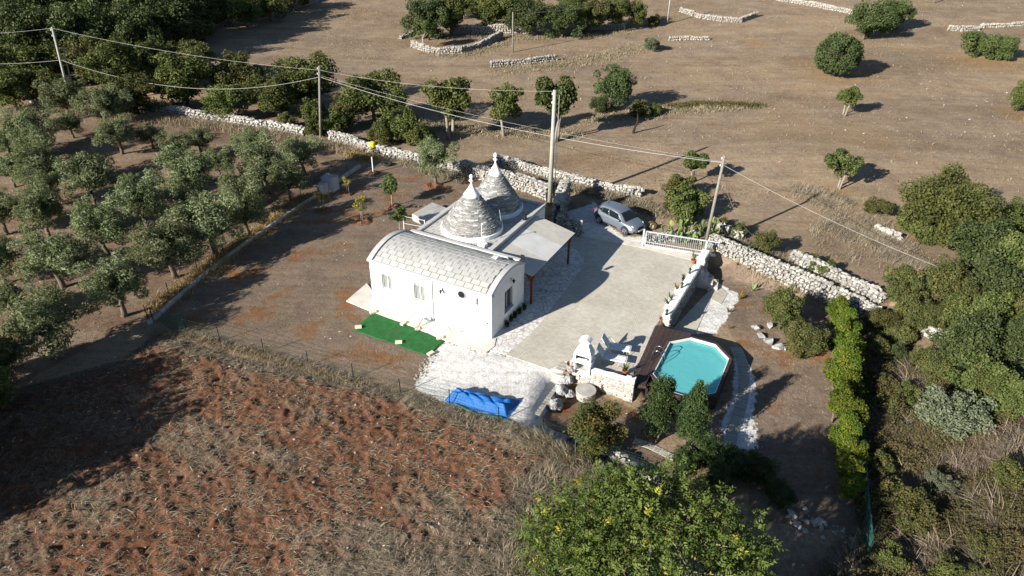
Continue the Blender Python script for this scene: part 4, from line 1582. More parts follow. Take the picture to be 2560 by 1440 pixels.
# ------------------------------------------------------------------ loungers
def make_lounger():
    r = empty('sun_lounger', (0, 0, 0), 0, 'x', 'sun lounger', 'white sun loungers on the courtyard')
    fr = MB()
    for y in (-.31, .31):
        fr.tube([(.72, y, .36), (-.62, y, .36)], .02, 6)
        fr.tube([(-.55, y, .36), (-.98, y, .95)], .02, 6)
    fr.tube([(.72, -.31, .36), (.72, .31, .36)], .02, 6)
    fr.tube([(-.98, -.31, .95), (-.98, .31, .95)], .02, 6)
    fr.build('frame', MT['metal_white'], r)
    for x in (.5, -.5):
        for s in (-1, 1):
            MB().tube([(x, s * .31, .36), (x + .14, s * .33, 0)], .016, 6).tube([(x - .12, s * .31, .36), (x - .2, s * .33, 0)], .016, 6).build('leg', MT['metal_grey'], r)
    n_ = 10
    v, f = [], []
    for i in range(n_ + 1):
        for j in range(7):
            a, b = i / n_, j / 6
            v.append((-.55 + 1.27 * a, -.3 + .6 * b, .375 - .05 * math.sin(PI * b) * math.sin(PI * a)))
    for i in range(n_):
        for j in range(6):
            k = i * 7 + j
            f.append((k, k + 1, k + 8, k + 7))
    o = MB().add(v, f).build('seat', MT['sling'], r, smooth=True)
    o.modifiers.new('s', 'SOLIDIFY').thickness = .02
    v, f = [], []
    for i in range(5):
        for j in range(7):
            a, b = i / 4, j / 6
            v.append((-.57 - .41 * a, -.3 + .6 * b, .40 + .55 * a - .03 * math.sin(PI * b)))
    for i in range(4):
        for j in range(6):
            k = i * 7 + j
            f.append((k, k + 1, k + 8, k + 7))
    o = MB().add(v, f).build('backrest', MT['sling'], r, smooth=True)
    o.modifiers.new('s', 'SOLIDIFY').thickness = .02
    am = MB()
    for s in (-1, 1):
        am.tube([(-.75, s * .34, .6), (-.5, s * .36, .62), (-.25, s * .34, .37)], .018, 6)
    am.build('armrest', MT['metal_white'], r)
    return r


lg = make_lounger()
for i, (h, f_, lab) in enumerate((((1512, 862), (1577, 874), 'white sun lounger farther from the barbecue, nearer the middle of the courtyard'),
                                  ((1491, 886), (1567, 901), 'white sun lounger nearer the barbecue wall'))):
    a, b = G0(*h, .36)[:2], G0(*f_, .36)[:2]
    e = (b - a) / np.linalg.norm(b - a)
    o = lg if i == 0 else copy_tree(lg)
    c = b - e * .72
    o.location = (c[0], c[1], .03)
    o.rotation_euler = (0, 0, math.atan2(e[1], e[0]))
    o['label'] = lab

# ------------------------------------------------------------------ gate
ga, gb = G0(1611, 617, 0)[:2], G0(1757, 641, 0)[:2]
ge = (gb - ga) / np.linalg.norm(gb - ga)
GL = float(np.linalg.norm(gb - ga)) + .15
gt = empty('sliding_gate', (*ga, .04), math.atan2(ge[1], ge[0]), 'pale grey barred sliding gate at the top of the courtyard', 'gate')
GH = 1.28
m_ = MB()
m_.bar((0, 0, .12), (GL, 0, .12), .06, .16).bar((0, 0, GH - .04), (GL, 0, GH - .04), .06, .09)
m_.bar((0, 0, .40), (GL, 0, .40), .04, .05)
m_.box(-.03, .05, -.03, .03, .04, GH).box(GL - .12, GL, -.035, .035, .04, GH)
m_.build('frame', MT['metal_grey'], gt)
k = .2
BARM = MB().tube([(0, 0, .2), (0, 0, GH - .08)], .012, 6).mesh('bar', MT['metal_grey'])
while k < GL - .15:
    link('bar', BARM, gt, (k, 0, 0))
    k += .145
MB().box(-.22, -.1, -.05, .05, 0, GH + .12).build('gate_post', MT['metal_grey'], gt)
MB().bar((GL, .02, GH - .03), (GL + .85, .02, GH - .03), .06, .08).build('rail_end', MT['metal_grey'], gt)


# ------------------------------------------------------------------ small yard things
def lantern(px, py, z, lab):
    p = G0(px, py, z)
    r = empty('lantern', (p[0], p[1], z), .3, lab, 'lantern', 'black lanterns standing on walls')
    MB().lathe([(.09, 0), (.09, .02), (.03, .04), (.03, .09), (.07, .1), (.075, .11)], (0, 0, 0), 6).build('base', MT['black'], r)
    MB().lathe([(.055, .112), (.085, .30)], (0, 0, 0), 6).build('glass', MT['glass'], r)
    MB().lathe([(.115, .302), (.10, .33), (.03, .41), (.02, .45)], (0, 0, 0), 6).build('roof', MT['black'], r)


lantern(1724, 683, .55, 'black lantern at the gate end of the long white wall')
lantern(1704, 719, .55, 'black lantern in the middle of the long white wall')
lantern(1666, 787, .55, 'black lantern at the pool end of the long white wall')
lantern(1583, 942, .58, 'black lantern on the white pier beside the deck')


def blades(n_, r0, r1, h0, h1, w, seed, curl=.4):
    r = np.random.default_rng(seed)
    V, F_, T = [], [], []
    for i in range(n_):
        a = r.uniform(0, 2 * PI)
        L, H = r.uniform(r0, r1), r.uniform(h0, h1)
        side = np.array([-math.sin(a), math.cos(a)]) * w
        b0 = len(V)
        tn = r.random()
        for k in range(4):
            t = k / 3
            rr = L * t * (1 if t < .8 else 1)
            zz_ = H * (t - curl * t * t) / (1 - curl)
            c = np.array([math.cos(a), math.sin(a)]) * rr
            ww = side * (1 - t) ** .6
            V += [(c[0] + ww[0], c[1] + ww[1], zz_ + .02), (c[0] - ww[0], c[1] - ww[1], zz_ + .02)]
            T += [tn, tn]
        for k in range(3):
            q = b0 + 2 * k
            F_.append((q, q + 1, q + 3, q + 2))
    return np.array(V), np.array(F_), np.array(T)


def potted(px, py, lab, mpot='terracotta', leaf='green', s=1.0, seed=0, z=.03, h=.5):
    p = G0(px, py, z)
    r = empty('potted_plant', (p[0], p[1], z), 0, lab, 'potted plant', 'potted plants round the courtyard')
    MB().lathe([(.11 * s, 0), (.15 * s, .22 * s), (.165 * s, .24 * s), (.14 * s, .24 * s), (.13 * s, .20 * s)], (0, 0, 0), 14).build('pot', MT[mpot], r)
    V, F_, T = blades(34, .12 * s, .34 * s, .15 * s, h * s, .028 * s, seed, .3)
    V[:, 2] += .2 * s
    link('foliage', npmesh('foliage', V, F_, MT[leaf], False, T), r)


potted(1733, 658, 'tall grassy plant in a terracotta pot next to the gate end', 'terracotta', 'agave', 1.2, 1, h=.8)
potted(1708, 702, 'dark spiky potted plant beside the upper part of the white wall', 'pot_dark', 'laurel', .8, 2)
potted(1690, 730, 'yellow-green plant in a white pot beside the white wall', 'whitecap', 'yellowleaf', 1.0, 3)
potted(1676, 756, 'bushy green plant in a white pot, upper of the close pair by the white wall', 'whitecap', 'green', 1.1, 4)
potted(1668, 768, 'greyish plant in a white pot, lower of the close pair by the white wall', 'whitecap', 'sage', 1.1, 5)
potted(1652, 802, 'small reddish plant at the pool end of the white wall', 'terracotta', 'pome', .7, 6)
potted(1562, 935, 'bright green plant in the corner of the courtyard by the wall pier', 'terracotta', 'green', 1.1, 7)
for i, (px, py) in enumerate(((1268, 816), (1277, 802), (1287, 793), (1298, 783), (1311, 773))):
    potted(px, py, 'dark flowerpot, %s from the front corner, along the shaded house wall' % ORD[i], 'pot_dark', 'pome', .95, 20 + i, .04, .35)

p = G0(1067, 806, .08)
bk = empty('bucket', (p[0], p[1], .075), 0, 'pale blue plastic bucket on the front terrace by the downpipe', 'bucket')
MB().lathe([(.12, 0), (.16, .3), (.17, .31), (.15, .31), (.11, .03)], (0, 0, 0), 16).build('body', MT['plastic_blue'], bk)
MB().tube([(-.16, 0, .3), (-.1, -.1, .38), (.1, -.1, .38), (.16, 0, .3)], .008, 5).build('handle', MT['metal_grey'], bk)
a, b = G0(1043, 820, .08), G0(1058, 795, .5)
tag(MB().tube([(a[0], a[1], .1), (b[0], b[1], .5)], .03, 6).box(a[0] - .12, a[0] + .12, a[1] - .05, a[1] + .05, .078, .14).build('broom', MT['oldwood']), 'grey broom leaning by the bucket on the front terrace', 'broom')
p = G0(1012, 790, .08)
ck = empty('folding_rack', (p[0], p[1], .075), HRZ, 'white folding drying rack on the terrace between the windows', 'drying rack')
for s in (-1, 1):
    MB().tube([(-.35, s * .25, 0), (.3, s * .25, .85)], .012, 6).tube([(.35, s * .25, 0), (-.3, s * .25, .85)], .012, 6).build('leg', MT['metal_white'], ck)
for k in range(5):
    x = -.3 + k * .15
    MB().tube([(x, -.25, .85), (x, .25, .85)], .008, 5).build('rail', MT['metal_white'], ck)
for i in range(1):
    a = [G0(*q, .09) for q in ((1105, 815), (1118, 818), (1128, 828), (1145, 830), (1160, 828), (1150, 826))]
    tag(MB().tube([(q[0], q[1], .095) for q in a], .025, 6).build('garden_hose', MT['wire']), 'grey garden hose lying along the foot of the front wall', 'hose')

# tarpaulin over a pile
TQ = [G0(*p)[:2] for p in ((1112, 1003), (1133, 976), (1303, 1004), (1268, 1047))]


def tarp():
    nx_, ny_ = 56, 26
    v = []
    for j in range(ny_ + 1):
        for i in range(nx_ + 1):
            a, b = i / nx_, j / ny_
            p = (TQ[0] * (1 - a) + TQ[3] * a) * (1 - b) + (TQ[1] * (1 - a) + TQ[2] * a) * b
            e = min(b, 1 - b, a * 3, (1 - a) * 2.6) * 2
            prof_ = sstep(0, .75, np.array(e))
            ridge = .42 * (.65 + .5 * float(vnoise(np.array(a * 4.0), np.array(b * 1.5), .8, 71)))
            fold = .10 * abs(math.sin(a * 17 + b * 6 + 3 * float(vnoise(np.array(a), np.array(b), .2, 72)))) * (.3 + .7 * float(prof_)) \
                + .07 * abs(math.sin((a * 5 - b * 9)))
            wob = .06 * (vnoise(np.array(a * 12.0), np.array(b * 12.0), 1.0, 73) - .5)
            if i in (0, nx_) or j in (0, ny_):
                p = p + 2.2 * wob
            z = float(hz(p[0], p[1])) + .02 + float(prof_) * ridge + fold * .8 * (.25 + float(prof_)) + .06 * max(0, float(wob))
            v.append((p[0], p[1], z))
    f = [(j * (nx_ + 1) + i, j * (nx_ + 1) + i + 1, (j + 1) * (nx_ + 1) + i + 1, (j + 1) * (nx_ + 1) + i) for j in range(ny_) for i in range(nx_)]
    o = MB().add(v, f).build('tarpaulin', MT['tarp'])
    s_ = o.modifiers.new('s', 'SOLIDIFY')
    s_.thickness = .01
    tag(o, 'crumpled blue tarpaulin draped over a pile on the white gravel', 'tarpaulin')


tarp()
pts = [G(*q) for q in ((1138, 1012), (1165, 1026), (1190, 1036), (1222, 1042), (1250, 1046), (1280, 1058), (1305, 1070))]
tag(MB().tube([(q[0], q[1], q[2] + .06 + .03 * math.sin(i * 2)) for i, q in enumerate(pts)], .06, 7).build('netting_roll', MT['netgreen']),
    'green netting bunched along the gravel edge below the tarpaulin', 'netting')


# ------------------------------------------------------------------ fences
def fence(name, label, posts, h, mesh=True, lean=.0, post_mat='greenwire', net=()):
    g = [G(*q) for q in posts]
    root = empty(name, g[0], 0, label, 'fence')
    o0_ = Vector([float(c) for c in g[0]])
    gg = [Vector([float(c) for c in q]) - o0_ for q in g]
    for q in gg:
        MB().tube([q - Vector((0, 0, .1)), q + Vector((random.uniform(-.06, .02), random.uniform(-.03, .03), h))], .026, 6).build('post', MT['black'], root)
    wires = MB()
    for k in range(6):
        z = .08 + k * (h - .15) / 5
        for a, b in zip(gg, gg[1:]):
            mid = (a + b) / 2 + Vector((0, 0, z - .03))
            wires.tube([a + Vector((0, 0, z)), mid, b + Vector((0, 0, z))], .0055, 4, False)
    for a, b in zip(gg, gg[1:]):
        L = (b - a).length
        n_ = int(L / .16)
        for k in range(1, n_):
            p_ = a.lerp(b, k / n_)
            wires.tube([p_ + Vector((0, 0, .06)), p_ + Vector((0, 0, h - .1))], .003, 3, False)
    tag(wires.build('wire_mesh', MT['greenwire'], root), kind='stuff')
    for i in net:
        a, b = gg[i], gg[i + 1]
        nb = MB()
        for k in range(26):
            p_ = a.lerp(b, k / 25)
            nb.tube([p_ + Vector((0, 0, .03)), p_ + Vector((.02, .02, h - .05))], .006, 3, False)
        for k in range(14):
            z = .03 + k * (h - .08) / 13
            nb.tube([a + Vector((0, 0, z)), b + Vector((0, 0, z))], .006, 3, False)
        tag(nb.build('green_net', MT['netgreen'], root), kind='stuff')
    return root


fence('wire_fence', 'thin dark post and wire fence between the ploughed field and the yard', [(385, 805), (467, 832), (551, 854), (660, 884), (771, 916), (883, 947), (1002, 985), (1124, 1012), (1247, 1056), (1357, 1078)], 1.05, net=(0,))
fence('wire_fence', 'dark post and wire fence along the olive grove kerb', [(372, 800), (425, 742), (495, 680), (560, 635), (625, 588), (690, 548), (755, 503), (812, 470), (868, 425), (930, 392)], 1.1)
fence('wire_fence', 'green net fence behind the yellow-green hedge', [(2165, 1400), (2158, 1330), (2152, 1250), (2148, 1170), (2140, 1080)], 1.3, net=(0, 1, 2, 3))
fence('wire_fence', 'short green wire fence between the gravel and the walnut tree', [(1357, 1085), (1470, 1128), (1615, 1180), (1700, 1215)], 1.0)
# kerb of the grove
kp = [G(*q) for q in ((372, 812), (440, 752), (520, 683), (600, 622), (680, 567), (760, 512), (800, 488), (850, 452), (900, 420))]
kb = empty('concrete_kerb', kp[0], 0, 'low grey concrete kerb between the olive grove and the yard', 'kerb')
for a, b in zip(kp, kp[1:]):
    a_, b_ = a - kp[0], b - kp[0]
    MB().bar((a_[0], a_[1], .1), (b_[0], b_[1], .1), .2, .32).build('kerb_length', MT['concrete'], kb, bevel=.02)

# utility boxes
p = G(828, 474)
sh_ = empty('pump_house', p, -.35, 'pale grey box-shaped pump housing beside the grove kerb', 'pump house')
MB().box(-.55, .55, -.45, .45, 0, 1.15).build('wall', MT['shed'], sh_)
MB().box(-.6, .6, -.5, .5, 1.152, 1.2).build('roof', MT['concrete'], sh_)
p = G(811, 483)
sb_ = empty('meter_cabinet', p, -.35, 'small white cabinet left of the pump housing', 'cabinet')
MB().box(-.28, .28, -.3, .3, 0, .95).build('body', MT['shed'], sb_)
MB().box(-.22, .22, -.312, -.302, .1, .85).build('door', MT['metal_white'], sb_)
MB().box(-.3, .3, -.32, .32, .952, .99).build('lid', MT['concrete'], sb_)

# post, clothes line, bag, tyre
p = G(933, 432)
tag(MB().tube([(0, 0, -.1), (0, 0, 1.5)], .05, 8).build('white_post', MT['metal_white'], None, loc=p), 'white post standing alone near the yellow bag', 'post')
p = G(934, 385)
bgo = MB()
bgo.lathe([(.05, -.45), (.2, -.4), (.26, -.1), (.2, .15), (.25, .3), (.16, .45), (.04, .48)], (0, 0, 0), 10)
bgo = bgo.build('yellow_bag', MT['yellow'], None, smooth=True, loc=(p[0], p[1], p[2] + .9))
bgo.scale = (1.25, 1.25, .72)
tag(bgo, 'yellow plastic bag hung at the corner of the yard fence', 'bag')
p = G(970, 413)
ty = MB()
ty.lathe([(.22, 0), (.38, .0), (.42, .1), (.38, .2), (.24, .2), (.2, .1)], (0, 0, 0), 20)
tag(ty.build('old_tyre', MT['rubber'], None, smooth=True, loc=p), 'black round tub lying flat in the yard below the dry wall', 'tub')
p = G(1011, 585)
cl = empty('clothes_line', p, HRZ + .3, 'white clothes line frame beside the back of the house', 'clothes line')
MB().tube([(0, 0, 0), (0, 0, 1.55)], .03, 8).build('post', MT['metal_white'], cl)
MB().tube([(1.6, .1, 0), (1.6, .1, 1.3)], .03, 8).build('post', MT['metal_white'], cl)
MB().tube([(-.1, 0, 1.5), (1.6, .1, 1.25)], .018, 6).tube([(0, .0, .9), (1.6, .1, .7)], .014, 6).build('rail', MT['metal_white'], cl)
p = G(990, 418)
# cable spool
p = G(1628, 574)
sp = empty('cable_spool', (p[0], p[1], p[2]), 0, 'small wooden cable spool standing in front of the silver car', 'cable spool')
sp.rotation_euler = (0, 0, .5)
for y in (-.16, .16):
    MB().lathe([(.33, -.02), (.33, .02)], (0, 0, 0), 20).build('flange', MT['spoolwood'], sp, loc=(0, y, .33), rot=(PI / 2, 0, 0))
MB().lathe([(.16, -.138), (.16, .138)], (0, 0, 0), 14).build('core', MT['oldwood'], sp, loc=(0, 0, .33), rot=(PI / 2, 0, 0))
MB().box(-.07, .07, -.192, -.182, .2, .46).build('paper_label', MT['whitecap'], sp)

# ------------------------------------------------------------------ the silver car
wr, wf = G(1497, 556), G(1566, 588)
ch_ = (wf - wr)[:2]
ch_ = ch_ / np.linalg.norm(ch_)
cl_ = np.array([-ch_[1], ch_[0]])                       # car's left
cc = (wr[:2] + wf[:2]) / 2 + cl_ * .74
car = empty('parked_car', (cc[0], cc[1], float(hz(cc[0], cc[1])) + .02), math.atan2(ch_[1], ch_[0]), 'silver compact crossover parked outside the gate', 'car')
# stations: x, half width at sill, at belt, z floor, z belt line, z of deck centre (bonnet / tailgate)
ST = [(-2.08, .62, .60, .42, .78, .82), (-2.02, .78, .76, .30, .92, .98), (-1.75, .88, .85, .24, .98, 1.04), (-1.3, .90, .86, .22, .98, 1.06), (-.6, .89, .86, .20, .96, 1.02),
      (.1, .885, .855, .20, .94, 1.0), (.75, .885, .85, .20, .92, 1.0), (1.15, .895, .83, .22, .90, 1.0), (1.55, .89, .79, .24, .84, .95), (1.88, .82, .70, .26, .76, .86),
      (2.06, .66, .56, .30, .66, .74), (2.12, .50, .44, .36, .58, .62)]
V, Fq = [], []
for x, ws, wb_, zf, zb_, zd in ST:
    half = [(0, zf), (ws * .9, zf), (ws, zf + .12), (ws * 1.01, (zf + zb_) / 2 + .02), (wb_ + .01, zb_ - .04), (wb_ - .06, zb_ + .02), (wb_ * .55, zd - .005), (0, zd)]
    ring_ = [(x, y, z) for y, z in half] + [(x, -y, z) for y, z in half[-2:0:-1]]
    V += ring_
NRg = len(V) // len(ST)
for i in range(len(ST) - 1):
    for k in range(NRg):
        a, b = i * NRg + k, i * NRg + (k + 1) % NRg
        Fq.append((a, b, b + NRg, a + NRg))
Fq += [tuple(range(NRg)), tuple(range(len(V) - 1, len(V) - 1 - NRg, -1))]
body = MB().add(V, Fq).build('body', MT['car'], car, smooth=True)
sm = body.modifiers.new('sub', 'SUBSURF')
sm.levels = sm.render_levels = 2
# greenhouse: x at belt, x at roof
GB = [(-1.92, .78, .96), (-1.5, .83, .97), (-.5, .845, .96), (.5, .84, .94), (1.12, .76, .95)]
GT = [(-1.55, .55, 1.40), (-1.25, .60, 1.47), (-.55, .63, 1.515), (.05, .62, 1.50), (.42, .58, 1.45)]
V, Fq = [], []
for (xb, yb, zb_), (xt, yt, zt) in zip(GB, GT):
    mid = lambda t: ((xb + (xt - xb) * t), yb + (yt - yb) * t + .035 * math.sin(PI * t), zb_ - .05 + (zt - zb_ + .05) * t)
    half = [mid(0), mid(.5), mid(.85), mid(1)]
    top = [(xt, yt * .6, zt + .035), (xt, 0, zt + .045), (xt, -yt * .6, zt + .035)]
    V += half + top + [(q[0], -q[1], q[2]) for q in half[::-1]]
NRg = 11
for i in range(len(GB) - 1):
    for k in range(NRg - 1):
        a = i * NRg + k
        Fq.append((a, a + 1, a + NRg + 1, a + NRg))
Fq += [tuple(range(NRg)), tuple(range(len(V) - 1, len(V) - 1 - NRg, -1))]
cabin = MB().add(V, Fq).build('cabin', MT['car'], car, smooth=True)


def side_pt(x, t, s, off=.012):
    """point on the cabin side: x position as share of belt/roof lines, t height share"""
    def lerp_line(L_, xx):
        for (x0, y0, z0), (x1, y1, z1) in zip(L_, L_[1:]):
            if x0 <= xx <= x1:
                k = (xx - x0) / (x1 - x0)
                return y0 + (y1 - y0) * k, z0 + (z1 - z0) * k
        return (L_[0] if xx < L_[0][0] else L_[-1])[1:]
    xb = GB[0][0] + (GB[-1][0] - GB[0][0]) * x
    xt = GT[0][0] + (GT[-1][0] - GT[0][0]) * x
    yb, zb_ = lerp_line(GB, xb)
    yt, zt = lerp_line(GT, xt)
    y = yb + (yt - yb) * t + .035 * math.sin(PI * t) + off
    return Vector((xb + (xt - xb) * t, s * y, zb_ - .05 + (zt - zb_ + .05) * t))


def side_window(x0, x1, s, tl0=.18, tl1=.14, th0=.8, th1=.86, name='side_window'):
    n_ = 8
    v = []
    for i in range(n_ + 1):
        k = i / n_
        for t in np.linspace(0, 1, 4):
            lo = tl0 + (tl1 - tl0) * k
            hi = th0 + (th1 - th0) * k
            v.append(side_pt(x0 + (x1 - x0) * k, lo + (hi - lo) * t, s))
    f = [(i * 4 + j, i * 4 + j + 1, i * 4 + j + 5, i * 4 + j + 4) for i in range(n_) for j in range(3)]
    o = MB().add(v, f).build(name, MT['carglass'], car, smooth=True)
    o.modifiers.new('s', 'SOLIDIFY').thickness = .008
    return o


for s in (1, -1):
    side_window(.12, .22, s, .50, .26, .58, .78, 'quarter_window')
    side_window(.235, .50, s, .24, .16, .80, .88)
    side_window(.525, .90, s, .16, .12, .88, .80)


def span(name, pb0, pb1, pt0, pt1, bulge, m):
    v = []
    n_, k_ = 8, 5
    for i in range(k_ + 1):
        for j in range(n_ + 1):
            a, b = i / k_, j / n_
            q = (Vector(pb0).lerp(Vector(pb1), b)).lerp(Vector(pt0).lerp(Vector(pt1), b), a)
            q += Vector(bulge) * (math.sin(PI * b) * .5 + .5)
            v.append(q)
    f = [(i * (n_ + 1) + j, i * (n_ + 1) + j + 1, (i + 1) * (n_ + 1) + j + 1, (i + 1) * (n_ + 1) + j) for i in range(k_) for j in range(n_)]
    o = MB().add(v, f).build(name, m, car, smooth=True)
    o.modifiers.new('s', 'SOLIDIFY').thickness = .008
    return o


span('windscreen', (1.13, .70, .965), (1.13, -.70, .965), (.50, .54, 1.42), (.50, -.54, 1.42), (.035, 0, .035), MT['carglass'])
span('rear_window', (-1.93, -.62, 1.03), (-1.93, .62, 1.03), (-1.63, -.50, 1.37), (-1.63, .50, 1.37), (-.03, 0, .02), MT['carglass'])
MB().box(-.45, .45, -.02, .02, 0, .03).build('aerial', MT['black'], car, loc=(-1.2, 0, 1.52)).scale = (.12, 1, 1.4)
MB().bar((-1.53, -.50, 1.435), (-1.53, .50, 1.435), .16, .025).build('spoiler', MT['car'], car)


def wheel(x, s):
    w = empty('wheel', (0, 0, 0))
    w.parent = car
    w.location = (x, s * .80, .335)
    w.rotation_euler = (s * -PI / 2, 0, 0)
    MB().lathe([(.22, -.10), (.315, -.105), (.335, -.07), (.335, .07), (.315, .105), (.22, .10), (.215, 0), (.22, -.10)], (0, 0, 0), 28, cap=False).build('tyre', MT['rubber'], w, smooth=True)
    rim = MB().lathe([(.235, .07), (.24, .1), (.225, .105), (.20, .075), (.20, .05), (.235, .07)], (0, 0, 0), 24, cap=False)
    rim.lathe([(.055, .06), (.055, .10), (.03, .11)], (0, 0, 0), 10)
    for k in range(5):
        a = k * 2 * PI / 5
        rim.bar((.04 * math.cos(a), .04 * math.sin(a), .09), (.225 * math.cos(a), .225 * math.sin(a), .085), .055, .03)
    rim.build('rim', MT['chrome'], w)
    MB().lathe([(.21, .03), (.21, .04)], (0, 0, 0), 20).build('brake_disc', MT['black'], w)
    arch = MB()
    pr = [(.40, 0), (.40, .02), (.345, .02), (.345, 0)]
    v = []
    n_ = 16
    for i in range(n_ + 1):
        a = PI * (i / n_) * 1.06 - .1
        v += [(x + math.cos(a) * .395, s * .898, .335 + math.sin(a) * .395), (x + math.cos(a) * .34, s * .898, .335 + math.sin(a) * .34),
              (x + math.cos(a) * .34, s * .72, .335 + math.sin(a) * .34), (x + math.cos(a) * .395, s * .72, .335 + math.sin(a) * .395)]
    f = []
    for i in range(n_):
        for j in range(4):
            a, b = i * 4 + j, i * 4 + (j + 1) % 4
            f.append((a, b, b + 4, a + 4))
    arch.add(v, f).build('wheel_arch', MT['black'], car)


for x in (1.30, -1.29):
    for s in (1, -1):
        wheel(x, s)
for s in (1, -1):
    hl = MB().lathe([(.01, -.05), (.12, -.03), (.13, .0), (.10, .04), (.01, .06)], (0, 0, 0), 14, 1.25, .6)
    hl.build('headlight', MT['headlight'], car, smooth=True, loc=(1.83, s * .58, .755), rot=(0, .7, s * -.6))
    MB().lathe([(.01, -.04), (.10, -.02), (.11, .02), (.01, .05)], (0, 0, 0), 12, 1.0, 1.5).build('taillight', MT['taillight'], car, smooth=True, loc=(-1.98, s * .66, .93), rot=(0, -.9, s * .4))
    mi = MB().lathe([(.01, -.09), (.07, -.08), (.085, 0), (.07, .08), (.01, .09)], (0, 0, 0), 10, .8, 1.0)
    mi.build('wing_mirror', MT['car'], car, smooth=True, loc=(.72, s * .97, 1.0), rot=(PI / 2, 0, 0))
    MB().box(-.62, 0, -.008, .008, 0, .02).build('sill_trim', MT['black'], car, loc=(.5, s * .905, .27)).scale = (2.4, 1, 4)
    for x in (-.45, .42):
        MB().box(-.09, .09, -.012, .012, -.012, .012).build('door_handle', MT['car'], car, loc=(x, s * .893, .83))
    MB().box(-.1, .06, -.14, .14, -.09, .07).build('lower_intake', MT['black'], car, loc=(2.0, s * .55, .42), rot=(0, 0, s * -.45))
MB().lathe([(.01, -.02), (.3, -.02), (.32, 0), (.3, .02), (.01, .03)], (0, 0, 0), 16, .42, 1.15).build('grille', MT['black'], car, loc=(2.10, 0, .60), rot=(0, 1.25, 0))
MB().box(-.01, .01, -.26, .26, -.055, .055).build('number_plate', MT['whitecap'], car, loc=(2.155, 0, .44))

# ------------------------------------------------------------------ dry stone walls
STN = []
for v_, f_ in STONES:
    tri = [(q[0], q[k], q[k + 1]) for q in f_ for k in range(1, len(q) - 1)]
    STN.append((np.array(v_), np.array(tri)))


def join_stones(name, items, m, parent=None):
    V, Fc, n_ = [], [], 0
    for c, s, r in items:
        v, f = STN[random.randrange(len(STN))]
        q = v * np.asarray(s)
        cs, sn = math.cos(r[2]), math.sin(r[2])
        tx = r[0]
        y, z = q[:, 1] * math.cos(tx) - q[:, 2] * math.sin(tx), q[:, 1] * math.sin(tx) + q[:, 2] * math.cos(tx)
        x = q[:, 0]
        V.append(np.stack([c[0] + x * cs - y * sn, c[1] + x * sn + y * cs, c[2] + z], 1))
        Fc.append(f + n_)
        n_ += len(v)
    if not V:
        return None
    o = link(name, npmesh(name, np.concatenate(V), np.concatenate(Fc), m), parent)
    return tag(o, kind='stuff')


def drywall(label, path, h, w, size, single=0, rough=.12, cap=True, mkey='limestone', hvar=.25, step=None, name='dry_stone_wall'):
    h, w, size = h * .88, w * .75, size * .86
    pts = [G(*p) for p in path]
    root = empty(name, pts[0], 0, label, 'wall')
    o0_ = pts[0]
    items = []
    cores = MB()
    sacc = 0
    for a, b in zip(pts, pts[1:]):
        L = float(np.linalg.norm((b - a)[:2]))
        e = (b - a)[:2] / L
        nrm = np.array([-e[1], e[0]])
        rz = math.atan2(e[1], e[0])
        z = 0.0
        while z < h:
            hh = size * random.uniform(.65, .95)
            for side in (-1, 1):
                s = random.uniform(-.1, 0)
                while s < L:
                    ww = size * random.uniform(.7, 1.5)
                    hmax = h * (1 - hvar * float(vnoise(np.array((sacc + s)), np.array(3.0), 2.2, 90)))
                    if step:
                        hmax = h * (1 - step * (s / L))
                    if z < hmax:
                        off = w / 2 * (1 - .22 * z / h) - size * .3
                        p = a[:2] + e * (s + ww / 2) + nrm * (side * off + random.uniform(-.05, .05))
                        gz = float(hz(p[0], p[1]))
                        items.append(((p[0] - o0_[0], p[1] - o0_[1], gz - o0_[2] + z + hh / 2 - .03), (ww * .98, size * random.uniform(.8, 1.15), hh * 1.04),
                                      (random.uniform(-rough, rough), 0, rz + random.uniform(-.15, .15) + random.choice((0, PI)))))
                    s += ww
            z += hh * .92
        mid_z = float(hz(*((a + b)[:2] / 2))) - o0_[2]
        cores.bar((a[0] - o0_[0], a[1] - o0_[1], a[2] - o0_[2] + h * .36), (b[0] - o0_[0], b[1] - o0_[1], b[2] - o0_[2] + h * .36), w * .42, h * .62)
        if cap:
            s = 0
            while s < L:
                ww = size * random.uniform(.9, 1.6)
                hmax = h * (1 - hvar * float(vnoise(np.array((sacc + s)), np.array(3.0), 2.2, 90)))
                if step:
                    hmax = h * (1 - step * (s / L))
                for off in (-.2, .2):
                    p = a[:2] + e * (s + ww / 2) + nrm * (off * w + random.uniform(-.06, .06))
                    items.append(((p[0] - o0_[0], p[1] - o0_[1], float(hz(p[0], p[1])) - o0_[2] + hmax + random.uniform(-.03, .1)),
                                  (ww, w * random.uniform(.5, .75), size * random.uniform(.6, 1.0)), (random.uniform(-.3, .3), 0, rz + random.uniform(-.6, .6))))
                s += ww * .8
        sacc += L
    if single:
        def show(it):
            c = np.array(it[0]) + o0_
            vis = (it[0][2] / max(h, .1)) * .5
            return -max(it[1]) * F_PX / dist(c) - vis * 4 - (3 if True else 0) * 0 + random.uniform(0, 2)
        items.sort(key=show)
        for c, s, r in items[:single]:
            link('stone', random.choice(STONE_ME)[mkey], root, c, r, s)
        items = items[single:]
    cores.build('hearting', MT['mortar'], root)          # rubble core, coloured dark so the joints between stones read dark
    join_stones('stones', items, MT[mkey if mkey in MT else 'limestone'], root)
    return root


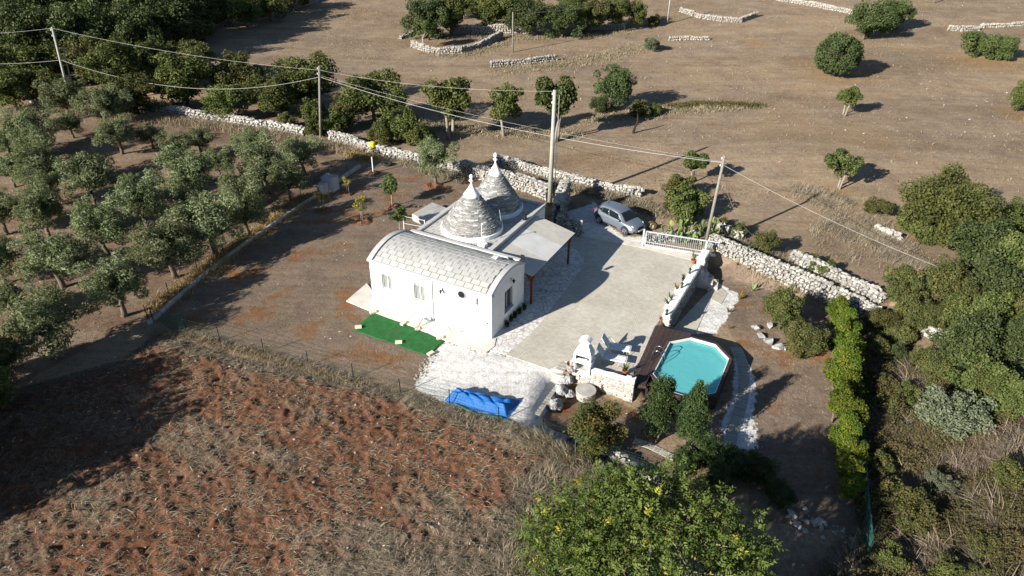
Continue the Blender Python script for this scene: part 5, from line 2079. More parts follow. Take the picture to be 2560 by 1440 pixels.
drywall('long tumbled white dry stone wall behind the olive grove', [(80, 256), (200, 262), (330, 278), (430, 288), (560, 303), (680, 322), (760, 337)], 1.0, .8, .42, 0, hvar=.5, mkey='limestone')
drywall('white dry stone wall climbing behind the yard towards the cones', [(825, 348), (880, 362), (930, 382), (1010, 399), (1060, 408), (1150, 432)], 1.0, .8, .36, 0, hvar=.3)
drywall('thick white dry stone wall directly behind the two cones', [(1150, 432), (1210, 450), (1270, 463), (1330, 482), (1368, 497)], 1.35, 1.0, .34, 300, hvar=.1)
drywall('low dry stone wall on the far side of the lane behind the cones', [(1240, 405), (1300, 424), (1360, 440), (1430, 458), (1500, 474), (1560, 486), (1600, 492)], .95, .6, .34, 200, hvar=.35)
drywall('tall shaded stone wall between the house and the car', [(1412, 503), (1402, 530), (1392, 565)], 2.35, 1.15, .32, 290, hvar=.08)
drywall('stepped stone wall end beside the rear of the car', [(1392, 577), (1420, 584), (1450, 591)], 1.55, .6, .3, 160, hvar=0, step=.25)
drywall('long white dry stone wall running down from the gate past the garden', [(1772, 617), (1830, 642), (1900, 673), (1970, 704), (2050, 740), (2120, 772), (2180, 800)], 1.15, .8, .29, 300, hvar=.12)
drywall('outer dry stone wall beyond the lane, right of the gate', [(1975, 650), (2040, 680), (2110, 712), (2200, 760)], 1.0, .6, .32, 200, hvar=.3)
drywall('short stone wall beside the prickly pear', [(1618, 612), (1650, 606), (1700, 598)], .8, .5, .3, 80, hvar=.2)
drywall('low wall stub on the lane edge above the gate', [(1785, 572), (1815, 585), (1845, 600)], .8, .6, .3, 60, hvar=.4)
drywall('half-buried stones below the gravel edge by the walnut tree', [(1420, 1100), (1490, 1135), (1560, 1165), (1620, 1200)], .55, .6, .34, 120, hvar=.5)
drywall('ruined wall fragment in the scrub right of the hedge', [(2300, 815), (2345, 850)], .8, .8, .4, 60, hvar=.5)
drywall('second ruined wall fragment lower in the scrub', [(2250, 1050), (2262, 1080)], .5, .6, .4, 20, hvar=.5)
# terraces on the far slope
FAR = dict(size=.42, rough=.2, mkey='limestone_far')
for lab, path, h in (('upper terrace wall under the far clump of trees', [(1130, 84), (1180, 84), (1240, 82), (1322, 84)], 1.5),
                     ('curved terrace wall below the far clump of trees', [(1030, 118), (1060, 128), (1100, 135), (1150, 135), (1200, 120), (1255, 95)], 1.1),
                     ('low rubble wall left of the curved terrace', [(1000, 98), (1025, 90), (1040, 82)], .5),
                     ('isolated terrace wall in the middle of the far meadow', [(1226, 168), (1270, 164), (1320, 160), (1388, 152)], .9),
                     ('pale terrace wall at the right of the far trees', [(1430, 78), (1490, 74), (1560, 72)], 1.0),
                     ('curving wall at the top of the far meadow', [(1700, 30), (1750, 46), (1800, 54), (1850, 56), (1890, 42)], .9),
                     ('white wall reaching the paired trees at the top right', [(1940, 2), (1985, 8), (2030, 16), (2080, 26), (2128, 36)], .9),
                     ('rubble heap along the far meadow on the right', [(2368, 76), (2400, 78), (2442, 76)], .9),
                     ('thin wall running out of the frame at the upper right', [(2450, 70), (2500, 68), (2565, 64)], .7),
                     ('short wall below the top pole on the far meadow', [(1672, 102), (1710, 100), (1770, 100)], .6),
                     ('pale wall at the edge of the dark wood, top of the picture', [(640, 52), (700, 34), (760, 16), (815, -4)], .8),
                     ('scattered wall remains beside the big bush on the right', [(2185, 575), (2220, 590), (2245, 600)], .5)):
    drywall(lab, path, h, .7, FAR['size'], 0, .2, True, 'limestone_far', .4)


# ------------------------------------------------------------------ poles and wires
def up_at(px, py, y):
    d = _f * F_PX + _R * (px - 1280) + _U * (720 - py)
    return np.array([0, 0, CAM_H]) + d * (y / d[1])


def pole(base, top, r0, r1, m, label, arm=True):
    b = G(*base)
    t = up_at(*top, b[1])
    root = empty('utility_pole', b, 0, label, 'pole')
    tv = t - b
    MB().tube([(0, 0, -.3), tuple(tv * .5), tuple(tv)], [r0, (r0 + r1) / 2, r1], 12).build('shaft', MT[m], root, smooth=True)
    if arm:
        k = MB()
        for z in (.97, .90):
            q = tv * z
            k.lathe([(.03, -.06), (.05, -.02), (.03, .02), (.05, .05), (.02, .09)], (q[0] - .16, q[1] - .05, q[2]), 8)
            k.bar((q[0] - .2, q[1] - .05, q[2] - .06), (q[0] + .12, q[1], q[2] - .06), .03, .03)
        k.build('insulator', MT['metal_white'], root)
    return t


T1 = pole((180, 268), (130, 68), .15, .10, 'poleconc', 'leaning grey pole at the left above the olive grove')
pole((192, 266), (157, 116), .08, .06, 'polewood', 'thin wooden prop pole right of the leaning grey pole', False)
T2 = pole((801, 345), (798, 165), .13, .09, 'polewood', 'wooden pole in the bushes at the corner of the grove')
T3 = pole((1374, 512), (1387, 225), .20, .13, 'poleconc', 'thick concrete pole behind the house')
b3 = G(1378, 512)
t3 = up_at(1394, 238, b3[1] + .02)
tag(MB().tube([b3 + np.array([.24, .1, 0]), t3 + np.array([.14, .1, 0])], .03, 6).build('cable_conduit', MT['wire']), 'thin white conduit running up beside the concrete pole', 'conduit')
T4 = pole((1762, 618), (1812, 388), .13, .09, 'polewood', 'leaning wooden pole behind the sliding gate')
T5 = pole((1282, 131), (1282, 30), .11, .08, 'polewood', 'far wooden pole in the meadow below the tree clump', False)
T6 = pole((1668, 60), (1680, -40), .12, .09, 'poleconc', 'far pale pole at the top of the meadow', False)
pole((2336, 8), (2342, -80), .12, .09, 'poleconc', 'distant pole base at the upper right edge', False)


def wire(a, b, sag, label, r=.018, n_=22):
    a, b = np.asarray(a, float), np.asarray(b, float)
    r = r * .62
    pts = [a + (b - a) * t + np.array([0, 0, -4 * sag * t * (1 - t)]) for t in np.linspace(0, 1, n_)]
    tag(MB().tube(pts, r, 5).build('overhead_wire', MT['wire']), label, 'wire', 'overhead wires')


def on_pole(T, dz):
    return np.array([T[0], T[1], T[2] - dz])


OFF = up_at(-260, 60, T1[1] - 6)
wire(on_pole(T1, .1), on_pole(T2, .4), .5, 'thin upper wire from the leaning grey pole to the wooden pole', .02)
wire(on_pole(T2, .4), on_pole(T3, .1), .5, 'thin upper wire from the wooden pole to the concrete pole', .018)
L1 = up_at(152, 150, T1[1])
wire(L1, on_pole(T2, 1.0), 2.0, 'thick sagging cable over the olive grove', .028)
wire(on_pole(T2, 1.05), on_pole(T4, .55), .9, 'thick cable from the wooden pole past the house to the gate pole', .03)
wire(on_pole(T2, .9), on_pole(T4, .5), .55, 'thinner cable above the thick one crossing behind the cones', .014)
E4 = up_at(2535, 738, T4[1] - 8)
wire(on_pole(T4, .7), E4, .5, 'cable from the gate pole towards the trees on the right', .024)
wire(on_pole(T1, .1), up_at(-300, 82, T1[1] + 3), .4, 'upper wire leaving the picture at the left', .018)
wire(L1, up_at(-200, 150, T1[1] + 1), .4, 'lower cable leaving the picture at the left', .024)
wire(on_pole(T5, .2), on_pole(T6, .6), .8, 'far wire across the tree clump at the top', .022)
S0, S1 = on_pole(T4, 2.0), G(1905, 598)
wire(S0 + np.array([.3, 0, 0]), S1, .9, 'slack stay wire hanging beside the gate pole', .016)

# ------------------------------------------------------------------ trees and shrubs
def leaf_quads(P_, Nrm, L, Wd, r, tint, fold=.0):
    """rhombic leaves at points with given normals"""
    n_ = len(P_)
    Nrm = Nrm / (np.linalg.norm(Nrm, axis=1, keepdims=True) + 1e-9)
    t = r.normal(size=(n_, 3))
    t -= Nrm * (t * Nrm).sum(1, keepdims=True)
    t /= np.linalg.norm(t, axis=1, keepdims=True) + 1e-9
    b = np.cross(Nrm, t)
    L = L[:, None]
    Wd = Wd[:, None]
    v = np.stack([P_ - t * L, P_ + b * Wd - t * L * .1, P_ + t * L - Nrm * L * .25, P_ - b * Wd - t * L * .1], 1).reshape(-1, 3)
    f = np.arange(n_ * 4).reshape(-1, 4)
    return v, f, np.repeat(tint, 4)


def crown(seed, cz, rx, rz, nl, lobe, n_leaf, ll, lw, inner=.35, up=.35, rnd=.9, shape='ball', hollow=.55, wild=1.0):
    """leaves gathered in lobes spread through an ellipsoid; unit width is 1"""
    r = np.random.default_rng(seed)
    d = r.normal(size=(nl, 3))
    d /= np.linalg.norm(d, axis=1, keepdims=True)
    rad = hollow + (1 - hollow) * r.random(nl) ** .6
    k = r.random(nl) < inner * .5
    rad[k] *= .5
    # uneven outline: some sides reach out, some are bitten away
    ph = r.uniform(0, 6.28, 4)
    az_ = np.arctan2(d[:, 1], d[:, 0])
    lump = 1 + wild * (.22 * np.sin(2 * az_ + ph[0]) + .16 * np.sin(3 * az_ + ph[1]) + .16 * np.sin(3 * d[:, 2] * 2 + ph[2]) + .14 * r.normal(size=nl))
    c = d * (rad * np.clip(lump, .45, 1.4))[:, None] * (1 - lobe)
    if shape == 'cone':
        c[:, 0:2] *= np.clip(1.12 - .72 * (c[:, 2:3] * .5 + .5), .2, 1)
    if shape == 'flat':
        c[:, 2] = np.abs(c[:, 2]) * 1.2 - .55
    C = c * np.array([rx, rx, rz]) + np.array([0, 0, cz])
    C[:, 2] = np.maximum(C[:, 2], .10)
    lr = lobe * rx * r.uniform(.7, 1.35, nl)
    w = lr ** 2
    which = r.choice(nl, n_leaf, p=w / w.sum())
    q = r.normal(size=(n_leaf, 3))
    q /= np.linalg.norm(q, axis=1, keepdims=True)
    q[:, 2] *= np.where(q[:, 2] < 0, .8, 1)
    sh_ = r.uniform(.45, 1.06, n_leaf) ** .5
    shoot = r.random(n_leaf) < .10
    sh_[shoot] *= r.uniform(1.05, 1.45, shoot.sum())
    P_ = C[which] + q * (lr[which] * sh_)[:, None]
    P_[:, 2] = np.maximum(P_[:, 2], .03)
    nrm = q + np.array([0, 0, up]) + r.normal(size=(n_leaf, 3)) * rnd
    lt = r.random(nl)
    tint = np.clip(.45 * lt[which] + .55 * r.random(n_leaf) + .0, 0, 1)
    v, f, t = leaf_quads(P_, nrm, ll * r.uniform(.6, 1.25, n_leaf), lw * r.uniform(.7, 1.2, n_leaf), r, tint)
    return v, f, t, C


def branches(seed, C, cz, trunk_r, fork, lean=.06, k=9, stems=1):
    r = random.Random(seed)
    m_ = MB()
    for s in range(stems):
        a0 = r.uniform(0, 6.28)
        bx, by = (.09 * math.cos(a0), .09 * math.sin(a0)) if stems > 1 else (0, 0)
        lx, ly = r.uniform(-lean, lean), r.uniform(-lean, lean)
        top = (bx * 2 + lx, by * 2 + ly, fork)
        m_.tube([(bx, by, -.06), (bx * 1.3 + lx * .3, by * 1.3 + ly * .3, fork * .35), (bx * 1.6 + lx * .9, by * 1.6 + ly * .4, fork * .7), top],
                [trunk_r * 1.35, trunk_r, trunk_r * .85, trunk_r * .75], 8)
        idx = list(range(len(C)))
        r.shuffle(idx)
        for i in idx[:k // stems + 1]:
            e = C[i]
            mid = ((top[0] + e[0]) / 2 + r.uniform(-.05, .05), (top[1] + e[1]) / 2 + r.uniform(-.05, .05), (top[2] + e[2]) / 2 - .02)
            m_.tube([top, mid, tuple(e)], [trunk_r * .6, trunk_r * .4, trunk_r * .12], 6)
    return m_


class Kind:
    def __init__(self, name, cat, leaf, bark, ratio, variants):
        self.name, self.cat, self.leaf, self.bark, self.ratio, self.v = name, cat, leaf, bark, ratio, variants


def kind(name, cat, leaf, bark, nv, seed, cz, rx, rz, nl, lobe, n_leaf, ll, lw, trunk=.035, fork=None, stems=1, kbr=9, **kw):
    var = []
    for i in range(nv):
        v, f, t, C = crown(seed + i * 17, cz, rx, rz, nl, lobe, n_leaf, ll, lw, **kw)
        cm = npmesh('crown', v, f, MT[leaf], False, t)
        tm = branches(seed + i, C, cz, trunk, fork or cz * .62, k=kbr, stems=stems).mesh('trunk', MT[bark], True)
        var.append((cm, tm))
    return Kind(name, cat, leaf, bark, cz, var)


K = {}
K['olive'] = kind('olive_tree', 'olive tree', 'olive', 'bark', 5, 200, .62, .5, .40, 60, .21, 9600, .028, .0078, .036, .33, up=.5, hollow=.4)
K['oak'] = kind('oak_tree', 'oak tree', 'oak', 'bark', 5, 300, .56, .5, .46, 70, .22, 12000, .021, .014, .03, .3, hollow=.6)
K['oakb'] = kind('oak_tree', 'oak tree', 'oak_brown', 'bark', 3, 340, .56, .5, .46, 70, .22, 12000, .021, .014, .03, .3, hollow=.6)
K['holm'] = kind('holm_oak', 'holm oak', 'holm', 'bark', 4, 380, .48, .5, .47, 75, .21, 12500, .020, .0135, .03, .25, hollow=.65)
K['round'] = kind('round_tree', 'tree', 'holm', 'bark', 1, 400, .47, .5, .45, 130, .17, 15000, .020, .014, .03, .25, hollow=.8, wild=.08, inner=.1)
K['tall'] = kind('carob_tree', 'tree', 'oak', 'bark_pale', 3, 420, .80, .5, .40, 26, .28, 7000, .028, .019, .034, .5, stems=2, hollow=.55)
K['fig'] = kind('leafy_tree', 'tree', 'green', 'bark_pale', 3, 440, .80, .5, .42, 22, .27, 4200, .034, .024, .028, .45, stems=2, hollow=.5)
K['bush'] = kind('bush', 'bush', 'oak', 'bark', 3, 460, .36, .5, .34, 60, .22, 9500, .026, .018, .02, .2, hollow=.6)
K['bushb'] = kind('bush', 'bush', 'oak_brown', 'bark', 3, 480, .36, .5, .34, 55, .22, 8500, .026, .017, .02, .2, hollow=.6)
K['bigbush'] = kind('bush', 'bush', 'oak', 'bark', 1, 470, .34, .5, .32, 170, .15, 30000, .0125, .0085, .02, .2, hollow=.55)
K['gbush'] = kind('bush', 'bush', 'green', 'bark', 2, 490, .36, .5, .34, 60, .22, 8500, .024, .016, .02, .2, hollow=.55)
K['sage'] = kind('grey_bush', 'bush', 'sage', 'bark_pale', 2, 500, .42, .5, .38, 65, .21, 11000, .024, .013, .02, .2, hollow=.6)
K['laurel'] = kind('laurel', 'shrub', 'laurel', 'bark', 3, 520, .92, .5, .95, 120, .26, 17000, .030, .0145, .025, .3, stems=3, hollow=.3, up=.2)
K['lcone'] = kind('laurel', 'shrub', 'laurel', 'bark', 2, 530, .92, .56, .95, 130, .25, 18000, .028, .0135, .025, .3, stems=3, hollow=.3, up=.2, shape='cone', wild=.6)
K['hedge'] = kind('hedge_shrub', 'hedge shrub', 'hedge', 'bark', 4, 560, .85, .5, .82, 44, .30, 9500, .034, .018, .03, .4, stems=2, hollow=.6, up=.3)
K['pome'] = kind('autumn_bush', 'bush', 'pome', 'bark', 1, 600, .68, .5, .52, 44, .26, 12000, .024, .010, .02, .35, stems=3, hollow=.6)
K['sap'] = kind('sapling', 'sapling', 'green', 'bark_pale', 2, 620, 1.0, .5, .48, 20, .27, 1500, .06, .024, .022, .6, hollow=.45)
K['sapy'] = kind('sapling', 'sapling', 'yellowleaf', 'bark_pale', 2, 640, 1.1, .5, .55, 16, .22, 420, .06, .024, .02, .6, hollow=.45)


def plant(kk, px, py, wpx, label, group=None, base=False, sz=1.0, name=None, seed=None):
    """px,py: crown centre in the photograph (or foot when base), wpx: crown width there"""
    k = K[kk]
    zc = 1.0
    for _ in range(6):
        if base:
            p = G(px, py)
            Wd = wpx * dist(p) / F_PX
            break
        p = G0(px, py, zc)
        g = float(hz(p[0], p[1]))
        Wd = wpx * dist(p) / F_PX
        zc = g + k.ratio * Wd * sz
    gz = float(hz(p[0], p[1]))
    root = empty(name or k.name, (p[0], p[1], gz - .02), random.uniform(0, 2 * PI), label, k.cat, group)
    root.scale = (Wd * random.uniform(.92, 1.08), Wd * random.uniform(.92, 1.08), Wd * sz * random.uniform(.92, 1.08))
    cm, tm = k.v[(seed if seed is not None else random.randrange(99)) % len(k.v)]
    link('trunk', tm, root)
    link('crown', cm, root)
    return root


# olive grove, row by row from the back wall towards the field
ROWS = [
    ('row nearest the dry wall', [(60, 308, 125), (150, 228, 120), (172, 305, 75), (250, 245, 115), (290, 255, 95), (372, 330, 70)]),
    ('second row from the dry wall', [(15, 350, 90), (88, 345, 105), (290, 328, 105), (430, 362, 90), (495, 345, 85), (628, 350, 100), (756, 382, 108)]),
    ('third row from the dry wall', [(20, 420, 90), (95, 402, 140), (475, 425, 150), (548, 405, 80), (655, 405, 140), (718, 440, 110)]),
    ('middle row of the grove', [(105, 460, 110), (215, 446, 150), (330, 447, 40), (470, 500, 110), (600, 475, 130)]),
    ('third row from the kerb', [(-10, 520, 110), (92, 515, 135), (352, 500, 125), (520, 545, 165), (610, 520, 110)]),
    ('second row from the kerb', [(-15, 640, 120), (128, 632, 150), (248, 560, 135), (415, 605, 155)]),
    ('row nearest the field corner', [(15, 745, 100), (100, 800, 185), (283, 705, 160), (15, 890, 120)]),
]
for rl, lst in ROWS:
    for i, (x, y, w) in enumerate(sorted(lst)):
        if x == 330:
            lab = 'very small olive sapling bush among the big trees in the middle of the grove'
        else:
            lab = 'silver-green olive tree, %s from the left, in the %s' % (ORD[i], rl)
        plant('olive', x, y, w * (1.2 if 'kerb' in rl or 'corner' in rl else 1.05), lab, 'olive trees in the grove', sz=random.uniform(.82, .98))
plant('olive', 1088, 385, 118, 'lone olive tree with forked trunk in the yard behind the cones', sz=1.15)
# trees left of the frame whose shade falls on the field
for i, (x, y, w) in enumerate(((-170, 1000, 260), (-330, 1090, 320), (-110, 925, 200), (-420, 1230, 340), (-60, 985, 150), (-230, 1150, 280), (-560, 1180, 340), (-40, 900, 120))):
    plant('oak', x, y, w, 'oak beyond the left edge of the field, %s along it' % ORD[i], 'oaks left of the field')

# wood on the upper left, row by row
WOOD = [
    ('front edge of the left wood', 'oak', [(20, 215, 130), (95, 205, 110), (335, 232, 120), (455, 200, 140), (565, 245, 110), (590, 180, 140), (690, 235, 120), (765, 190, 155), (930, 235, 160), (868, 275, 90)]),
    ('second line of the left wood', 'oak', [(30, 160, 140), (110, 150, 130), (225, 135, 150), (305, 160, 140), (390, 155, 120), (480, 150, 110), (640, 215, 100)]),
    ('third line of the left wood', 'holm', [(-20, 95, 150), (60, 100, 150), (150, 90, 150), (240, 80, 150), (330, 90, 130), (180, 40, 150), (270, 30, 150)]),
    ('dark back of the left wood', 'holm', [(20, 40, 150), (100, 25, 150), (350, 35, 150), (430, 45, 140), (495, 20, 130), (420, -15, 150), (300, -25, 150), (160, -25, 150), (40, -30, 150), (500, -40, 140)]),  # right-hand trees added to stand in for the hill forest's shadow
    ('strip along the far wood wall', 'oak', [(558, 32, 70), (610, 20, 100), (670, 5, 100), (730, -15, 90), (590, -20, 100)]),
]
for rl, kk, lst in WOOD:
    for i, (x, y, w) in enumerate(sorted(lst)):
        k2 = kk if kk != 'oak' else ('oakb' if (i * 7 + len(lst)) % 3 == 0 else 'oak')
        plant(k2, x, y, w * (1.0 if 'strip' in rl else 1.2 if kk == 'holm' else 1.08), '%s tree, %s from the left, in the %s' % ('turning oak' if k2 == 'oakb' else 'dark green', ORD[i], rl), 'trees of the upper-left wood', sz=.8 if kk == 'oak' else .95)
for x, y, w, kk, lab in ((1000, 315, 110, 'bush', 'big green thicket behind the yard wall, left of the yard olive'),
                         (1050, 335, 90, 'bush', 'round thicket just behind the yard olive'),
                         (955, 330, 80, 'bush', 'smaller thicket behind the yard wall near the yellow bag'),
                         (780, 275, 80, 'bush', 'bush left of the wooden pole at the grove corner'),
                         (850, 300, 80, 'bush', 'bush right of the wooden pole at the grove corner'),
                         (715, 300, 55, 'bushb', 'yellowish bush beside the grove wall'),
                         (790, 318, 60, 'bush', 'green bush at the foot of the wooden pole'),
                         (975, 255, 70, 'sage', 'greyish bush right of the wood edge'),
                         (1122, 240, 135, 'tall', 'brownish tree with bare trunk behind the yard olive'),
                         (1268, 262, 105, 'tall', 'dark multi-stemmed tree between the two mid-meadow trees'),
                         (1388, 248, 135, 'fig', 'bright green tree behind the concrete pole'),
                         (1532, 218, 112, 'holm', 'dark dense holm oak right of the concrete pole'),
                         (1500, 260, 50, 'holm', 'small dark clump at the left foot of the holm oak'),
                         (1600, 270, 60, 'bushb', 'dry bush right of the dense holm oak'),
                         (1640, 272, 40, 'bush', 'low green bush right of the dry bush')):
    plant(kk, x, y, w, lab)
CL = [(1070, 45, 110, 'holm'), (1125, 30, 95, 'oak'), (1062, 72, 60, 'fig'), (1235, 20, 100, 'oak'), (1330, 35, 110, 'holm'), (1290, 5, 90, 'holm'), (1405, 45, 100, 'holm'),
      (1480, 30, 90, 'oakb'), (1545, 25, 80, 'oak'), (1592, 32, 65, 'oak'), (1635, 50, 40, 'bushb'), (1430, 5, 90, 'oak'), (1160, 0, 80, 'oak')]
for i, (x, y, w, kk) in enumerate(sorted(CL)):
    plant(kk, x, y, w, 'tree in the far clump at the top middle, %s from the left' % ORD[i], 'far clump of trees')
for x, y, w, kk, lab in ((2098, 132, 124, 'round', 'neatly round dark evergreen alone in the far meadow'),
                         (2172, 45, 105, 'holm', 'left and larger tree of the pair at the top right'),
                         (2240, 30, 85, 'holm', 'right tree of the pair at the top right'),
                         (2452, 112, 84, 'gbush', 'left half of the pale green pair at the upper right'),
                         (2512, 118, 78, 'gbush', 'right half of the pale green pair at the upper right'),
                         (2556, 240, 70, 'oak', 'tree cut by the right edge of the picture'),
                         (2122, 240, 62, 'tall', 'small slanting tree with bare stem in the meadow'),
                         (2108, 408, 85, 'fig', 'sparse young tree with a curved trunk in the meadow'),
                         (1742, 408, 70, 'fig', 'light green bush behind the leaning gate pole'),
                         (1705, 465, 90, 'bushb', 'dark brownish bush left of the gate pole'),
                         (1715, 510, 110, 'bush', 'broad bush at the lane edge beside the gate pole'),
                         (1690, 505, 70, 'bushb', 'low scrub bush between the car and the gate pole'),
                         (1912, 605, 68, 'oakb', 'round green bush between the two walls right of the gate'),
                         (1846, 575, 48, 'bush', 'low dark bush on the lane edge above the gate wall'),
                         (1805, 555, 36, 'bushb', 'grassy tuft bush behind the gate pole'),
                         (1630, 108, 45, 'sage', 'grey shrub on the far terrace line'),
                         (2060, 665, 60, 'bush', 'bramble growing over the outer wall'),
                         (2030, 650, 45, 'green' if False else 'bush', 'small bramble tuft on the outer wall'),
                         (2385, 525, 270, 'bigbush', 'very large spreading bush on the right'),
                         (2300, 560, 110, 'bush', 'lower left lobe of thicket beside the very large bush'),
                         (2470, 615, 170, 'holm', 'tree just below the very large bush'),
                         (2545, 640, 150, 'oak', 'tree at the right edge below the very large bush'),
                         (2200, 515, 70, 'bushb', 'dry thicket left of the very large bush'),
                         (2505, 720, 170, 'holm', 'dark tree at the right end of the cable'),
                         (2420, 745, 120, 'oakb', 'brownish tree left of the cable end'),
                         (2272, 705, 110, 'oakb', 'olive-brown tree at the end of the garden wall'),
                         (2290, 770, 100, 'oakb', 'smaller olive-brown tree below the wall end'),
                         (2430, 850, 170, 'holm', 'large grey-green crown on the right'),
                         (2480, 920, 150, 'oak', 'green crown below the large grey-green one'),
                         (2550, 860, 140, 'holm', 'tree at the right edge, middle height'),
                         (2545, 990, 120, 'oak', 'lowest tree at the right edge'),
                         (2192, 870, 70, 'oakb', 'small brownish tree right of the hedge top'),
                         (2238, 885, 62, 'holm', 'small dark shrub right of the hedge'),
                         (2330, 915, 95, 'oakb', 'yellow-green tree left of the grey-green crown'),
                         (2290, 900, 60, 'bushb', 'autumn coloured shrub between the small trees'),
                         (2385, 1030, 172, 'sage', 'big silvery grey bush on the right'),
                         (1962, 770, 112, 'oak', 'taller dark shrub tree in the lower garden'),
                         (2008, 850, 105, 'oakb', 'shorter leaning shrub tree inside the stone ring')):
    plant(kk, x, y, w, lab)
# hedge
HG = [(2106, 772, 76), (2114, 808, 80), (2108, 845, 96), (2122, 885, 100), (2112, 925, 112), (2124, 965, 104), (2106, 1005, 116), (2126, 1045, 100), (2116, 1085, 96), (2128, 1130, 84), (2120, 1175, 92), (2130, 1215, 78)]
for i, (x, y, w) in enumerate(HG):
    plant('hedge', x, y, w * .86, 'yellow-green hedge shrub, %s from the top of the row' % ORD[i], 'hedge shrubs in a row', sz=.9)
# merging scrub on the slope right of the hedge
SCR = [(2205, 800, 80, 'oakb'), (2345, 790, 90, 'oakb'), (2250, 830, 80, 'bushb'), (2190, 950, 70, 'bushb'), (2215, 1010, 80, 'bushb'), (2265, 985, 80, 'bush'), 
       (2245, 1240, 110, 'bushb'), (2480, 980, 120, 'oak'),
       (2360, 700, 110, 'oakb'), (2470, 790, 130, 'oak'), (2390, 790, 110, 'oak'), (2560, 780, 130, 'oak'), (2540, 550, 130, 'oak')]
for i, (x, y, w, kk) in enumerate(SCR):
    plant(kk, x, y, w, 'bush in the overgrown slope right of the hedge, %s from its left edge' % ORD[sorted(SCR).index((x, y, w, kk))], 'merging bushes on the overgrown slope')
# planted bed
plant('lcone', 1652, 1012, 98, 'left of the two dark conical laurels in front of the pool', 'twin laurels by the pool', sz=1.3)
plant('lcone', 1738, 1026, 102, 'right of the two dark conical laurels in front of the pool', 'twin laurels by the pool', sz=1.3)
plant('pome', 1490, 1064, 165, 'round bush turning orange-brown beside the stone basin')
for i, (x, y, w) in enumerate(((1770, 1120, 95), (1712, 1150, 80), (1835, 1150, 90), (1895, 1170, 90), (1800, 1190, 90), (1950, 1230, 80))):
    plant('laurel', x, y, w, 'green laurel below the pool, %s from the pool side, in the shade of the walnut' % ORD[i], 'laurels under the walnut', sz=.55)

# saplings in the yard with mounds of red earth
for i, (x, y, w, kk, bx, by, lab) in enumerate(((812, 492, 46, 'sapy', 810, 527, 'thin staked sapling in front of the pump housing'),
                                                (874, 455, 34, 'sapy', 870, 484, 'bare little sapling right of the pump housing'),
                                                (902, 508, 48, 'sapy', 904, 553, 'yellow-leaved sapling in the yard'),
                                                (970, 467, 66, 'sap', 981, 516, 'green round-headed young tree in the yard'),
                                                (988, 540, 52, 'sap', 1000, 583, 'bushy young tree beside the clothes line'))):
    p = G(bx, by)
    cpt = G0(x, y, 0)
    hgt = 1.0
    root = plant(kk, bx, by, w, lab, 'young trees in the yard', base=True)
    Wd = root.scale[0]
    top = up_at(x, y, p[1])
    root.scale[2] = max(.6, float(top[2] - p[2]) / K[kk].ratio)
    if kk == 'sapy':
        st = empty('garden_stake', (p[0] + .1, p[1], p[2]), 0, 'pale stake tied to the %s' % lab.replace(' in the yard', ''), 'stake')
        MB().tube([(0, 0, -.1), (0, 0, 1.25)], .03, 6).build('stick', MT['polewood'], st)
for bx, by, r_ in ((810, 528, .7), (870, 486, .55), (904, 553, .9), (981, 517, .7), (1000, 584, .6), (1080, 466, 1.1), (933, 433, .6)):
    p = G(bx, by)
    v, f = [], []
    n_ = 22
    for i in range(7):
        for j in range(n_):
            a = j * 2 * PI / n_
            rr = r_ * i / 6 * (.85 + .3 * float(vnoise(np.array(math.cos(a) * 2.0), np.array(math.sin(a) * 2.0), .8, int(bx))))
            z = .16 * math.exp(-((i / 6 - .45) / .3) ** 2) * (.6 + .8 * random.random()) - (.05 if i == 6 else 0) + .01
            v.append((rr * math.cos(a), rr * math.sin(a), z))
    f = [(i * n_ + j, i * n_ + (j + 1) % n_, (i + 1) * n_ + (j + 1) % n_, (i + 1) * n_ + j) for i in range(6) for j in range(n_)]
    tag(MB().add(v, f).build('earth_mound', MT['earth'], None, loc=p), kind='structure')

# dead stump in the meadow
p = G(1583, 333)
tag(MB().tube([(0, 0, -.1), (.08, 0, .6), (.35, 0, 1.2), (.3, 0, 1.7), (.22, 0, 2.1)], [.16, .13, .11, .09, .03], 8).build('dead_trunk', MT['bark_dark'], None, loc=p),
    'black dead trunk standing in the meadow', 'dead trunk')


